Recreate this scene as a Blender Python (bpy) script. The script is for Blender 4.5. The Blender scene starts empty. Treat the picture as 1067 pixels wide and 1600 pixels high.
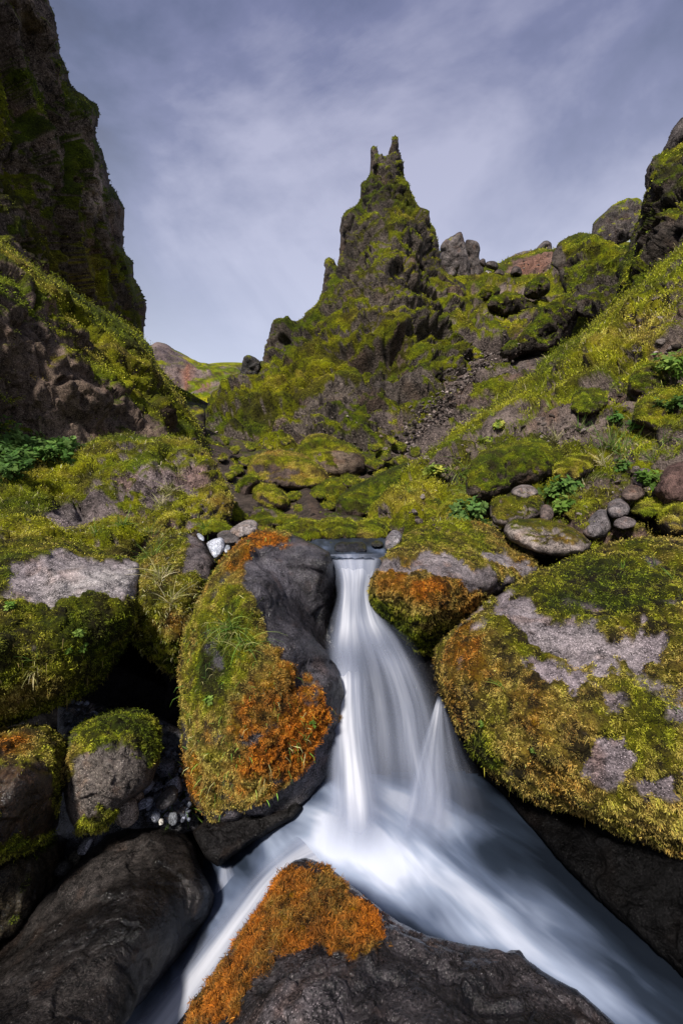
import bpy, math, random
import numpy as np
from mathutils import Vector

# ------------------------------------------------------------------ camera, sky, sun, exposure
F = 711.0                      # focal length in photo pixels (16 mm on a 36 mm tall frame)
PITCH = math.radians(-6.4)
CX, CY = 533.5, 800.0
sc = bpy.context.scene
COL = sc.collection
cam = bpy.data.cameras.new("camera"); camo = bpy.data.objects.new("camera", cam); COL.objects.link(camo)
cam.sensor_fit = 'VERTICAL'; cam.sensor_height = 36.0; cam.lens = 16.0
cam.clip_start = 0.05; cam.clip_end = 3000
camo.location = (0, 0, 0); camo.rotation_euler = (math.radians(90) + PITCH, 0, 0)
sc.camera = camo
sc.view_settings.view_transform = 'Standard'; sc.view_settings.look = 'None'
sc.view_settings.exposure = 0.22; sc.view_settings.gamma = 1.0
sc.cycles.use_denoising = True
sc.cycles.max_bounces = 6; sc.cycles.diffuse_bounces = 3; sc.cycles.glossy_bounces = 2
sc.cycles.transparent_max_bounces = 12; sc.cycles.transmission_bounces = 3
sc.cycles.caustics_reflective = False; sc.cycles.caustics_refractive = False

SUN_EL = math.radians(50); SUN_AZ = math.radians(204)     # azimuth clockwise from +Y: behind the camera, to its left
sd = Vector((math.sin(SUN_AZ)*math.cos(SUN_EL), math.cos(SUN_AZ)*math.cos(SUN_EL), math.sin(SUN_EL)))
sl = bpy.data.lights.new("sun", 'SUN'); sl.energy = 5.0; sl.angle = math.radians(6); sl.color = (1.0, 0.94, 0.86)
slo = bpy.data.objects.new("sun", sl); COL.objects.link(slo)
slo.rotation_euler = (-sd).to_track_quat('-Z', 'Y').to_euler()

w = bpy.data.worlds.new("World"); sc.world = w; w.use_nodes = True
nt = w.node_tree; nt.nodes.clear()
def N(tree, typ, **kw):
    n = tree.nodes.new(typ)
    for k, v in kw.items():
        if k.startswith('i_'):
            n.inputs[int(k[2:])].default_value = v
        else: setattr(n, k, v)
    return n
def ramp(tree, stops, interp='LINEAR'):
    n = tree.nodes.new('ShaderNodeValToRGB'); n.color_ramp.interpolation = interp
    e = n.color_ramp.elements
    while len(e) < len(stops): e.new(0.5)
    for i, (p, c) in enumerate(stops):
        e[i].position = p; e[i].color = (c[0], c[1], c[2], 1) if len(c) == 3 else c
    return n
out = N(nt, 'ShaderNodeOutputWorld'); bg = N(nt, 'ShaderNodeBackground'); bg.inputs[1].default_value = 0.1
tc = N(nt, 'ShaderNodeTexCoord'); L = nt.links.new
sky = N(nt, 'ShaderNodeTexSky'); sky.sky_type = 'NISHITA'; sky.sun_disc = False
sky.sun_elevation = SUN_EL; sky.sun_rotation = SUN_AZ; sky.air_density = 1.5; sky.dust_density = 2
sep = N(nt, 'ShaderNodeSeparateXYZ'); L(tc.outputs['Generated'], sep.inputs[0])
def M(tree, op, a, b=None, c=None, clamp=False):
    n = tree.nodes.new('ShaderNodeMath'); n.operation = op; n.use_clamp = clamp
    for i, v in enumerate((a, b, c)):
        if v is None: continue
        if isinstance(v, (int, float)): n.inputs[i].default_value = v
        else: tree.links.new(v, n.inputs[i])
    return n.outputs[0]
# cloud layer: directions stretched a little along the wind
mp = N(nt, 'ShaderNodeMapping'); mp.vector_type = 'POINT'; mp.inputs['Rotation'].default_value = (0.35, math.radians(38), math.radians(20)); mp.inputs['Scale'].default_value = (1.0, 1.0, 2.0)
mp.inputs['Location'].default_value = (3.1, 0.7, 1.3)
L(tc.outputs['Generated'], mp.inputs[0])
n1 = N(nt, 'ShaderNodeTexNoise'); n1.inputs['Scale'].default_value = 1.5; n1.inputs['Detail'].default_value = 7; n1.inputs['Roughness'].default_value = 0.56; n1.inputs['Distortion'].default_value = 0.5
L(mp.outputs[0], n1.inputs['Vector'])
n2 = N(nt, 'ShaderNodeTexNoise'); n2.inputs['Scale'].default_value = 3.4; n2.inputs['Detail'].default_value = 5; n2.inputs['Roughness'].default_value = 0.55; n2.inputs['Distortion'].default_value = 0.4
L(mp.outputs[0], n2.inputs['Vector'])
# a bank of brighter cloud to the right of the valley axis
def dirdot(d):
    n = N(nt, 'ShaderNodeVectorMath'); n.operation = 'DOT_PRODUCT'; L(tc.outputs['Generated'], n.inputs[0]); n.inputs[1].default_value = Vector(d).normalized(); return n.outputs['Value']
bank = M(nt, 'POWER', M(nt, 'MAXIMUM', dirdot((0.34, 1.0, 0.62)), 0.0), 9.0)
cl = M(nt, 'ADD', M(nt, 'MULTIPLY', n1.outputs[0], 0.80), M(nt, 'MULTIPLY', n2.outputs[0], 0.30))
cl = M(nt, 'ADD', cl, M(nt, 'MULTIPLY', bank, 0.10))
cr = ramp(nt, [(0.45, (.33, .44, 1.00)), (0.53, (.68, .88, 1.85)), (0.62, (1.4, 1.55, 2.9)), (0.75, (3.7, 3.75, 5.2))])
L(cl, cr.inputs[0])
hz = M(nt, 'POWER', M(nt, 'SUBTRACT', 1.0, M(nt, 'MAXIMUM', sep.outputs[2], 0.0)), 2.7)
mh = N(nt, 'ShaderNodeMix'); mh.data_type = 'RGBA'; L(M(nt, 'MULTIPLY', hz, 1.35, clamp=True), mh.inputs[0]); L(cr.outputs[0], mh.inputs[6]); mh.inputs[7].default_value = (6.6, 7.1, 8.8, 1)
# thinner, sunlit cloud round the sun, behind the camera
sg = M(nt, 'POWER', M(nt, 'MAXIMUM', dirdot(tuple(sd)), 0.0), 2.2)
mg = N(nt, 'ShaderNodeMix'); mg.data_type = 'RGBA'; L(M(nt, 'MULTIPLY', sg, 0.9, clamp=True), mg.inputs[0]); L(mh.outputs[2], mg.inputs[6]); mg.inputs[7].default_value = (3.2, 3.3, 3.9, 1)
mx = N(nt, 'ShaderNodeMix'); mx.data_type = 'RGBA'; mx.inputs[0].default_value = 0.93; L(sky.outputs[0], mx.inputs[6]); L(mg.outputs[2], mx.inputs[7])
L(mx.outputs[2], bg.inputs[0]); L(bg.outputs[0], out.inputs[0])

# ------------------------------------------------------------------ numpy helpers
rs = np.random.RandomState(7)
PERM = rs.permutation(4096).astype(np.int64); 
GR = rs.normal(size=(4096, 3)); GR /= np.linalg.norm(GR, axis=1)[:, None]; GR = GR.astype(np.float32)
RV = rs.rand(4096, 4).astype(np.float32)
def hsh(i, j, k): return PERM[(PERM[(PERM[i & 4095] + j) & 4095] + k) & 4095]
def perlin(p):
    p = np.asarray(p, np.float32); f = np.floor(p); i = f.astype(np.int64); f = p - f
    u = f*f*f*(f*(f*6-15)+10); r = 0
    for a in (0, 1):
        wa = u[:, 0] if a else 1-u[:, 0]
        for b in (0, 1):
            wb = u[:, 1] if b else 1-u[:, 1]
            for c in (0, 1):
                wc = u[:, 2] if c else 1-u[:, 2]
                g = GR[hsh(i[:, 0]+a, i[:, 1]+b, i[:, 2]+c)]
                r = r + wa*wb*wc*(g[:, 0]*(f[:, 0]-a)+g[:, 1]*(f[:, 1]-b)+g[:, 2]*(f[:, 2]-c))
    return r*1.6
LIM = [None, 1.0]     # (world spacing of the mesh at each vertex, wavelength of the first octave)
def ow(k, q=2.03):
    if LIM[0] is None: return 1.0
    return sstep(LIM[1]/q**k/LIM[0], 1.6, 4.0)
def fbm(p, o=4, rough=0.5):
    r = 0; a = 1.0; s = 0
    for k in range(o):
        r = r + a*ow(k)*perlin(p*(2.03**k)+17.3*k); s += a; a *= rough
    return r/s
def ridge(p, o=4):
    r = 0; a = 1.0; s = 0
    for k in range(o):
        r = r + a*ow(k)*(1-2*np.abs(perlin(p*(2.07**k)+31.7*k))); s += a; a *= 0.55
    return r/s
def facet(p):
    """broken-rock noise: every cell is a tilted plane, joined by a narrow ramp"""
    p = np.asarray(p, np.float32); b = np.floor(p).astype(np.int64)
    ws = np.full(len(p), 1e-12, np.float32); val = np.zeros(len(p), np.float32)
    for a in (-1, 0, 1):
        for c in (-1, 0, 1):
            for e in (-1, 0, 1):
                h = hsh(b[:, 0]+a, b[:, 1]+c, b[:, 2]+e); rv = RV[h]
                dx = p - (b + np.array([a, c, e], np.float32) + rv[:, :3])
                w_ = np.exp(-38*(dx*dx).sum(1)); ws += w_
                g = GR[(h+77) & 4095]
                val += w_*((g*dx).sum(1) + 0.6*(rv[:, 3]-0.5))
    return val/ws
def noise(kind, p):
    if kind == 'fbm': return fbm(p)
    if kind == 'ridge': return ridge(p)
    if kind == 'facet': return facet(p + 0.18*np.stack([perlin(p*1.3), perlin(p*1.3+9), perlin(p*1.3+19)], 1))
    if kind == 'crack': q_ = fbm(p, 3); return -np.exp(-(q_/.035)**2)*(perlin(p*.7+40) > -.15)
    if kind == 'lump': return np.abs(fbm(p, 3))*1.6 - 0.4
    return perlin(p)
def sstep(x, a, b):
    t = np.clip((x-a)/(b-a), 0, 1); return t*t*(3-2*t)

cp, sp = math.cos(PITCH), math.sin(PITCH)
def W(px, py, d):
    """photo pixel + distance along the view axis -> world"""
    px, py, d = np.broadcast_arrays(np.asarray(px, float), np.asarray(py, float), np.asarray(d, float))
    x = (px-CX)/F*d; v = (CY-py)/F*d
    return np.stack([x, d*cp - v*sp, d*sp + v*cp], -1)
def depth_on_z(py, z):
    return z/(sp + (CY-py)/F*cp)
def toPX(P):
    d = P[:, 1]*cp + P[:, 2]*sp; v = -P[:, 1]*sp + P[:, 2]*cp
    return CX + F*P[:, 0]/d, CY - F*v/d, d

def make_mesh(name, V, quads=None, tris=None, cols=None, smooth=True, mat=None, parent=None, origin=None):
    me = bpy.data.meshes.new(name)
    V = np.asarray(V, np.float32)
    if origin is None:
        if parent is not None: origin = np.array(parent.location)
        else:
            origin = V.mean(0); origin = np.array([origin[0], origin[1], V[:, 2].min()])
    V = V - origin
    me.vertices.add(len(V)); me.vertices.foreach_set('co', V.ravel().astype(np.float32))
    nq = 0 if quads is None else len(quads); ntr = 0 if tris is None else len(tris)
    idx = []; 
    if nq: idx.append(np.asarray(quads, np.int32).ravel())
    if ntr: idx.append(np.asarray(tris, np.int32).ravel())
    idx = np.concatenate(idx)
    me.loops.add(len(idx)); me.loops.foreach_set('vertex_index', idx)
    me.polygons.add(nq+ntr)
    st = np.concatenate([np.arange(nq)*4, nq*4 + np.arange(ntr)*3]).astype(np.int32)
    me.polygons.foreach_set('loop_start', st)
    me.polygons.foreach_set('use_smooth', np.full(nq+ntr, smooth))
    me.update(calc_edges=True)
    for k, c in (cols or {}).items():
        c = np.asarray(c, np.float32)
        if c.shape[1] == 3: c = np.concatenate([c, np.ones((len(c), 1), np.float32)], 1)
        a = me.color_attributes.new(k, 'FLOAT_COLOR', 'POINT'); a.data.foreach_set('color', c.ravel())
    o = bpy.data.objects.new(name, me); COL.objects.link(o)
    if mat: me.materials.append(mat)
    o.location = origin
    if parent is not None:
        o.parent = parent; o.location = (0, 0, 0)
    return o
def tag(o, label=None, cat=None, group=None, kind=None):
    if label: o['label'] = label
    if cat: o['category'] = cat
    if group: o['group'] = group
    if kind: o['kind'] = kind
    return o

# ------------------------------------------------------------------ materials
def mat_ground(name, s, bump=0.6, bdist=0.02, var=0.55, spec=0.35):
    """rock / moss: colour zones from the mesh, grain, speckle and relief from procedural noise (s = grain per metre)"""
    m = bpy.data.materials.new(name); m.use_nodes = True; t = m.node_tree; t.nodes.clear(); l = t.links.new
    o = N(t, 'ShaderNodeOutputMaterial'); b = N(t, 'ShaderNodeBsdfPrincipled'); l(b.outputs[0], o.inputs[0])
    tc = N(t, 'ShaderNodeTexCoord'); at = N(t, 'ShaderNodeAttribute'); at.attribute_name = 'col'
    fx = N(t, 'ShaderNodeAttribute'); fx.attribute_name = 'fx'; sp_ = N(t, 'ShaderNodeSeparateColor'); l(fx.outputs[0], sp_.inputs[0])
    a = N(t, 'ShaderNodeTexNoise'); a.inputs['Scale'].default_value = s; a.inputs['Detail'].default_value = 8; a.inputs['Roughness'].default_value = 0.68; l(tc.outputs['Object'], a.inputs['Vector'])
    c = N(t, 'ShaderNodeTexNoise'); c.inputs['Scale'].default_value = s*5.2; c.inputs['Detail'].default_value = 4; c.inputs['Roughness'].default_value = 0.7; l(tc.outputs['Object'], c.inputs['Vector'])
    v = N(t, 'ShaderNodeTexVoronoi'); v.inputs['Scale'].default_value = s*3.1; l(tc.outputs['Object'], v.inputs['Vector'])
    # brightness variation
    k = M(t, 'ADD', M(t, 'MULTIPLY', M(t, 'SUBTRACT', a.outputs[0], 0.5), 3.2*var), M(t, 'MULTIPLY', M(t, 'SUBTRACT', c.outputs[0], 0.5), 4.2*var))
    a2 = N(t, 'ShaderNodeTexNoise'); a2.inputs['Scale'].default_value = s*.33; a2.inputs['Detail'].default_value = 9; a2.inputs['Roughness'].default_value = 0.74; a2.inputs['Distortion'].default_value = .6; l(tc.outputs['Object'], a2.inputs['Vector'])
    k = M(t, 'ADD', k, M(t, 'MULTIPLY', M(t, 'MULTIPLY', M(t, 'SUBTRACT', a2.outputs[0], 0.5), 5.0*var), M(t, 'SUBTRACT', 1.0, M(t, 'MULTIPLY', sp_.outputs[1], .7))))
    vg = N(t, 'ShaderNodeTexVoronoi'); vg.inputs['Scale'].default_value = s*9; l(tc.outputs['Object'], vg.inputs['Vector']); sg_ = N(t, 'ShaderNodeSeparateColor'); l(vg.outputs['Color'], sg_.inputs[0])
    gr = M(t, 'MULTIPLY', M(t, 'MULTIPLY', M(t, 'GREATER_THAN', sg_.outputs[0], .80), M(t, 'LESS_THAN', vg.outputs['Distance'], .42)), M(t, 'MULTIPLY', M(t, 'SUBTRACT', 1.0, sp_.outputs[1]), 2.2*var)); k = M(t, 'ADD', k, gr)
    dk = M(t, 'MULTIPLY', M(t, 'LESS_THAN', sg_.outputs[1], .25), -.45*var); k = M(t, 'ADD', k, dk)
    pit = M(t, 'MULTIPLY', M(t, 'LESS_THAN', v.outputs['Distance'], 0.16), -.35); k = M(t, 'ADD', k, pit)
    k = M(t, 'MAXIMUM', M(t, 'ADD', k, 1.0), 0.12)
    mv = N(t, 'ShaderNodeVectorMath'); mv.operation = 'SCALE'; l(at.outputs[0], mv.inputs[0]); l(k, mv.inputs[3])
    hs = N(t, 'ShaderNodeHueSaturation'); l(mv.outputs[0], hs.inputs['Color']); hs.inputs['Saturation'].default_value = 1.1
    l(M(t, 'ADD', 0.5, M(t, 'MULTIPLY', M(t, 'SUBTRACT', c.outputs[0], 0.5), 0.10)), hs.inputs['Hue'])
    l(hs.outputs[0], b.inputs['Base Color'])
    # roughness: fx.r = wet
    rg = M(t, 'SUBTRACT', 0.92, M(t, 'MULTIPLY', sp_.outputs[0], M(t, 'ADD', 0.35, M(t, 'MULTIPLY', a.outputs[0], 0.5))), clamp=True)
    l(rg, b.inputs['Roughness'])
    l(M(t, 'MULTIPLY', spec*0.5, M(t, 'SUBTRACT', 1.0, M(t, 'MULTIPLY', sp_.outputs[0], 0.8))), b.inputs['Specular IOR Level'])
    b.inputs['Coat Roughness'].default_value = .12; l(M(t, 'MULTIPLY', sp_.outputs[0], .8), b.inputs['Coat Weight'])
    h = M(t, 'ADD', M(t, 'ADD', M(t, 'MULTIPLY', a.outputs[0], 1.3), M(t, 'MULTIPLY', c.outputs[0], 0.55)), M(t, 'MULTIPLY', v.outputs['Distance'], 0.30))
    bp = N(t, 'ShaderNodeBump'); bp.inputs['Strength'].default_value = bump; bp.inputs['Distance'].default_value = bdist; l(h, bp.inputs['Height']); l(bp.outputs[0], b.inputs['Normal']); l(bp.outputs[0], b.inputs['Coat Normal'])
    return m
def mat_blade(name, trans=0.25):
    m = bpy.data.materials.new(name); m.use_nodes = True; t = m.node_tree; t.nodes.clear(); l = t.links.new
    o = N(t, 'ShaderNodeOutputMaterial'); b = N(t, 'ShaderNodeBsdfPrincipled'); b.inputs['Roughness'].default_value = 0.75; b.inputs['Specular IOR Level'].default_value = 0.25
    at = N(t, 'ShaderNodeAttribute'); at.attribute_name = 'col'
    tc = N(t, 'ShaderNodeTexCoord'); n = N(t, 'ShaderNodeTexNoise'); n.inputs['Scale'].default_value = 90; l(tc.outputs['Object'], n.inputs['Vector'])
    mv = N(t, 'ShaderNodeVectorMath'); mv.operation = 'SCALE'; l(at.outputs[0], mv.inputs[0]); l(M(t, 'ADD', 0.55, M(t, 'MULTIPLY', n.outputs[0], 0.9)), mv.inputs[3])
    l(mv.outputs[0], b.inputs['Base Color'])
    tr = N(t, 'ShaderNodeBsdfTranslucent'); l(mv.outputs[0], tr.inputs[0]); mx = N(t, 'ShaderNodeMixShader'); mx.inputs[0].default_value = trans
    l(b.outputs[0], mx.inputs[1]); l(tr.outputs[0], mx.inputs[2]); l(mx.outputs[0], o.inputs[0])
    return m
MAT_NEAR = mat_ground('near_rock', 20, 1.0, 0.012, var=.8)
MAT_WET = mat_ground('wet_rock', 26, 1.0, 0.007, var=1.1)
MAT_SHADE = mat_ground('shade_rock', 20, 1.0, 0.01, var=.8, spec=.04)  # near-matte rock; the mesh colour carries the shade of the recesses
MAT_MID = mat_ground('mid_rock', 9, 1.0, 0.035, var=.8)
MAT_FAR = mat_ground('far_rock', 2.6, 1.0, 0.14, var=0.9)
MAT_VFAR = mat_ground('distant_rock', 0.35, 1.0, 0.5, var=0.5)
MAT_BLADE = mat_blade('moss_strands', 0.2)
MAT_LEAF = mat_blade('leaf_green', 0.35)

# palettes, real albedos
MP = np.array([0, .2, .38, .52, .66, .8, .9, 1.0])
MC = np.array([(.012, .016, .004), (.030, .042, .005), (.096, .126, .006), (.225, .228, .012), (.34, .26, .065), (.33, .17, .030), (.38, .135, .016), (.52, .16, .012)])
def mosscol(h):
    h = np.clip(h, 0, 1); return np.stack([np.interp(h, MP, MC[:, k]) for k in range(3)], 1)
BASALT = ((.014, .012, .012), (.065, .057, .057)); BROWN = ((.030, .022, .019), (.11, .082, .070)); GREY = ((.06, .055, .06), (.20, .18, .185)); PALE = (.30, .28, .272)

# ------------------------------------------------------------------ relief builder
def densify(poly, seg, rough, seed):
    P = np.array(poly, float); out = []
    r = np.random.RandomState(seed)
    n = len(P)
    for i in range(n):
        a, b = P[i], P[(i+1) % n]; k = max(1, int(np.hypot(*(b-a))/seg))
        for j in range(k): out.append(a + (b-a)*j/k)
    Q = np.array(out)
    # soften the corners a little then roughen
    for _ in range(2): Q = 0.25*np.roll(Q, 1, 0) + 0.5*Q + 0.25*np.roll(Q, -1, 0)
    if rough > 0:
        o3 = np.concatenate([Q/38.0, np.full((len(Q), 1), seed*1.7)], 1); p3 = np.concatenate([Q/11.0, np.full((len(Q), 1), seed*2.3)], 1)
        Q = Q + rough*np.stack([fbm(o3, 3)+.45*fbm(p3, 2), fbm(o3+50, 3)+.45*fbm(p3+70, 2)], 1)
    return Q
def poly_dist(px, py, Q):
    A = Q; B = np.roll(Q, -1, 0); n = len(px)
    best = np.full(n, 1e18); bx = np.zeros(n); by = np.zeros(n); inside = np.zeros(n, bool)
    for (ax, ay), (cx, cy) in zip(A, B):
        ex, ey = cx-ax, cy-ay; l2 = ex*ex+ey*ey
        if l2 < 1e-12: continue
        t = np.clip(((px-ax)*ex+(py-ay)*ey)/l2, 0, 1); qx = ax+t*ex; qy = ay+t*ey
        d = (px-qx)**2+(py-qy)**2; m = d < best
        best[m] = d[m]; bx[m] = qx[m]; by[m] = qy[m]
        if ey != 0:
            c = ((ay > py) != (cy > py)) & (px < ex*(py-ay)/ey + ax); inside ^= c
    return np.sqrt(best), bx, by, inside
def rbf(ctrl, px, py):
    C = np.array(ctrl, float)
    if len(C) == 1: return np.full(len(px), C[0, 2])
    if len(C) < 4:
        # plane / inverse distance
        w_ = [1/(((px-c[0])**2+(py-c[1])**2)+200) for c in C]; return sum(a*c[2] for a, c in zip(w_, C))/sum(w_)
    s = 200.0; X = C[:, :2]/s; n = len(C)
    def K(r2): return 0.5*r2*np.log(r2+1e-9)
    D = ((X[:, None]-X[None])**2).sum(2); A = np.zeros((n+3, n+3)); A[:n, :n] = K(D) + np.eye(n)*1e-3
    P = np.concatenate([np.ones((n, 1)), X], 1); A[:n, n:] = P; A[n:, :n] = P.T
    y = np.concatenate([1/C[:, 2], np.zeros(3)]); sol = np.linalg.solve(A, y)
    r = sol[n] + sol[n+1]*px/s + sol[n+2]*py/s
    for i in range(n): r = r + sol[i]*K((px/s-X[i, 0])**2+(py/s-X[i, 1])**2)
    lo, hi = C[:, 2].min(), C[:, 2].max()
    return 1/np.clip(r, 1/(hi*1.35), 1/(lo*0.8))
def vnormals(V, quads):
    n = np.zeros_like(V); a = V[quads[:, 2]]-V[quads[:, 0]]; b = V[quads[:, 3]]-V[quads[:, 1]]
    fn = np.cross(a, b)
    for k in range(4):
        for c in range(3): n[:, c] += np.bincount(quads[:, k], fn[:, c], len(V))
    area = np.linalg.norm(n, axis=1); return n/(area[:, None]+1e-12), area*0.25

SEED = [0]
SURF = {}
def relief(name, poly, ctrl, R=60, T=0.5, step=2.0, rough=3, disp=(), sz=1.0, rock=BASALT, rockf=2.0,
           moss=None, paint=(), wet=0.0, mat=None, blades=None, parent=None, warp=9, strata=None, label=None, cat=None, group=None, kind=None, profile=2.0, boost=1.0):
    """A closed stone / landform: an outline given its own distance, relief, roundness and back."""
    SEED[0] += 1; sd_ = SEED[0]
    if disp is CRAG: rough *= 1.7; T *= .55
    Q = densify(poly, max(3.0, step*1.5), rough, sd_)
    x0, y0 = Q.min(0)-step; x1, y1 = Q.max(0)+step
    gx = np.arange(x0, x1+step, step); gy = np.arange(y0, y1+step, step)
    nx, ny = len(gx), len(gy)
    PX, PY = np.meshgrid(gx, gy); px = PX.ravel(); py = PY.ravel()
    d, bx, by, ins = poly_dist(px, py, Q)
    I = np.arange(nx*ny).reshape(ny, nx)
    q = np.stack([I[:-1, :-1], I[1:, :-1], I[1:, 1:], I[:-1, 1:]], -1).reshape(-1, 4)
    keep = (ins[q].sum(1) >= 3) | ((ins[q].sum(1) >= 1) & (d[q].max(1) < step*1.2) & (ins[q].sum(1) >= 2))
    q = q[keep]
    used = np.unique(q); mp_ = -np.ones(nx*ny, np.int64); mp_[used] = np.arange(len(used)); q = mp_[q]
    px, py, d, bx, by, ins = px[used], py[used], d[used], bx[used], by[used], ins[used]
    # border vertices onto the outline
    e = np.concatenate([q[:, [0, 1]], q[:, [1, 2]], q[:, [2, 3]], q[:, [3, 0]]]); es = np.sort(e, 1)
    key = es[:, 0]*len(px)+es[:, 1]; u, first, cnt = np.unique(key, return_index=True, return_counts=True)
    be = e[first[cnt == 1]]; bv = np.unique(be)
    near = bv[d[bv] < step*1.6]
    px[near] = bx[near]; py[near] = by[near]; d[~ins] = 0; d[near] = 0
    base = rbf(ctrl, px, py) if not np.isscalar(ctrl) else np.full(len(px), float(ctrl))
    t = np.clip(d/R, 0, 1); rnd = 1-(1-(1-t)**profile)**(1/profile)
    D = base + T*rnd
    V = W(px, py, D)
    nb = len(bv)
    # back: rings behind the border
    loc = -np.ones(len(px), np.int64); loc[bv] = np.arange(nb)
    cen = V.mean(0); view = cen/np.linalg.norm(cen)
    rings = [V]; nV = len(V); prev = bv; qs = [q]
    for k, (sh, bk) in enumerate(((0.97, 0.35), (0.72, 0.9), (0.3, 1.2))):
        vb = V[bv]; r = cen + (vb-cen)*sh; 
        # keep their distance order, push back
        r = r + view*((np.maximum(0, (vb-cen)@view)*(1-sh) + T*bk + 0.02)[:, None])
        rings.append(r); idn = nV + k*nb + np.arange(nb)
        if k == 0: qs.append(np.stack([be[:, 1], be[:, 0], idn[loc[be[:, 0]]], idn[loc[be[:, 1]]]], 1))
        else: qs.append(np.stack([last[loc[be[:, 1]]], last[loc[be[:, 0]]], idn[loc[be[:, 0]]], idn[loc[be[:, 1]]]], 1))
        last = idn
    cp_ = rings[-1].mean(0); rings.append(cp_[None]); ci = nV+3*nb
    tris = np.stack([last[loc[be[:, 1]]], last[loc[be[:, 0]]], np.full(len(be), ci)], 1)
    VV = np.concatenate(rings); QQ = np.concatenate(qs)
    off = sd_*13.7
    n, _ = vnormals(VV, QQ)
    ee = np.concatenate([q[:, [0, 1]], q[:, [1, 2]]]); el = np.linalg.norm(V[ee[:, 0]]-V[ee[:, 1]], axis=1)
    hsp = np.zeros(len(VV)); cn = np.zeros(len(VV))
    for k in (0, 1): hsp += np.bincount(ee[:, k], el, len(VV)); cn += np.bincount(ee[:, k], None, len(VV))
    hsp = hsp/np.maximum(cn, 1); hsp[nV:] = np.median(hsp[:nV])*2
    for kind_, f, a in disp:
        P = (VV/sz)*f + off
        edgew = np.full(len(VV), .14); edgew[:nV] = .14+.86*sstep(d, -1, 3+1.3*a*sz*F/float(np.median(D)))
        if strata is not None: P = P*np.array(strata)
        am = a*sz
        LIM[0] = hsp; LIM[1] = sz/f
        v_ = am*noise(kind_, P)
        if kind_ in ('facet', 'lump', 'crack'): v_ = v_*sstep(LIM[1]/hsp, 1.8, 4.5)
        LIM[0] = None
        VV = VV + n*(v_*edgew)[:, None]
    n, area = vnormals(VV, QQ)
    # paint
    wx = warp*fbm(np.stack([px/30, py/30, px*0+off], 1), 3); wy = warp*fbm(np.stack([px/30, py/30, px*0+off+40], 1), 3)
    wx2 = np.concatenate([px+wx*2.2, np.full(len(VV)-nV, -9999.)]); wy2 = np.concatenate([py+wy*2.2, np.full(len(VV)-nV, -9999.)])
    ch = {k: np.zeros(len(VV)) for k in 'mhpwvr'}
    for (c, x, y, rx, ry, rot, amt) in paint:
        ca, sa = math.cos(math.radians(rot)), math.sin(math.radians(rot))
        dx, dy = wx2-x, wy2-y; a_ = (dx*ca+dy*sa)/rx; b_ = (-dx*sa+dy*ca)/ry
        ch[c] += amt*np.exp(-np.clip(a_*a_+b_*b_, 0, 60)**1.5)
    Pn = VV/sz + off
    nf = fbm(Pn*rockf, 5, 0.6)
    rk = np.clip(0.5+1.1*nf, 0, 1)[:, None]
    c = np.array(rock[0])*(1-rk)+np.array(rock[1])*rk
    # weathering: brown stains and pale lichen with shapes of their own
    st = sstep(fbm(Pn*rockf*2.1+5, 3), .10, .4)[:, None]*0.45; c = c*(1-st) + c*np.array([1.25, .92, .72])*st
    pl = np.clip(ch['p'][:, None]*(0.75+0.5*fbm(Pn*rockf*3, 4)[:, None]), 0, 1); c = c*(1-pl)+np.array(PALE)*pl
    rd = np.clip(ch['r'], 0, 1)[:, None]; c = c*(1-rd) + np.array([.17, .075, .05])*rd
    mf = np.zeros(len(VV)); hue = np.full(len(VV), .5)
    if moss:
        g = dict(bias=0.0, nz=0.8, amp=1.2, f=3.0, soft=0.18, hue=.48, hv=.22, thick=0.02, vv=.5, nz0=0.35, br=.8, dark=.26)
        if mat in (MAT_FAR, MAT_MID): g.update(dark=.5, br=.7)
        g.update(moss)
        s_ = g['bias'] + g['nz']*(n[:, 2]-g['nz0']) + g['amp']*fbm(Pn*g['f'], 5, .62) + ch['m']
        mf = sstep(s_, -g['soft'], g['soft'])
        hue = g['hue'] + g['hv']*1.5*fbm(Pn*g['f']*.8+21, 4, .6) + g['hv']*.6*fbm(Pn*g['f']*5+3, 2) + ch['h']
        mc = mosscol(hue)*np.clip(1+g['vv']*2*fbm(Pn*g['f']*2.5+8, 4, .6), .35, 1.8)[:, None]
        # dead brown patches in the moss
        br = sstep(fbm(Pn*g['f']*1.9+33, 5, .65), .0, .22)[:, None]*g['br']; mc = mc*(1-br)+np.array([.040, .028, .011])*br
        cfull = mc
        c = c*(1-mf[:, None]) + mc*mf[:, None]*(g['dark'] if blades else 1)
        if g['thick'] > 0:
            VV = VV + n*(mf*g['thick']*(0.8+0.9*fbm(Pn*g['f']*4, 3)+0.35*perlin(Pn*g['f']*14)))[:, None]
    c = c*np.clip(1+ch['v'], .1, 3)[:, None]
    wt = np.clip(wet + ch['w'] + (1.1*fbm(Pn*2.3+61, 5, .6) if wet > .3 else 0), 0, 1)*(1-mf)
    c = c*((1.35-1.0*wt) if wet > .3 else (1-.35*wt))[:, None]
    fx = np.stack([wt, mf, wt*0], 1)
    o = make_mesh(name, VV, QQ, tris, dict(col=c*boost, fx=fx), True, mat or MAT_NEAR, parent)
    tag(o, label, cat, group, kind)
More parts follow.
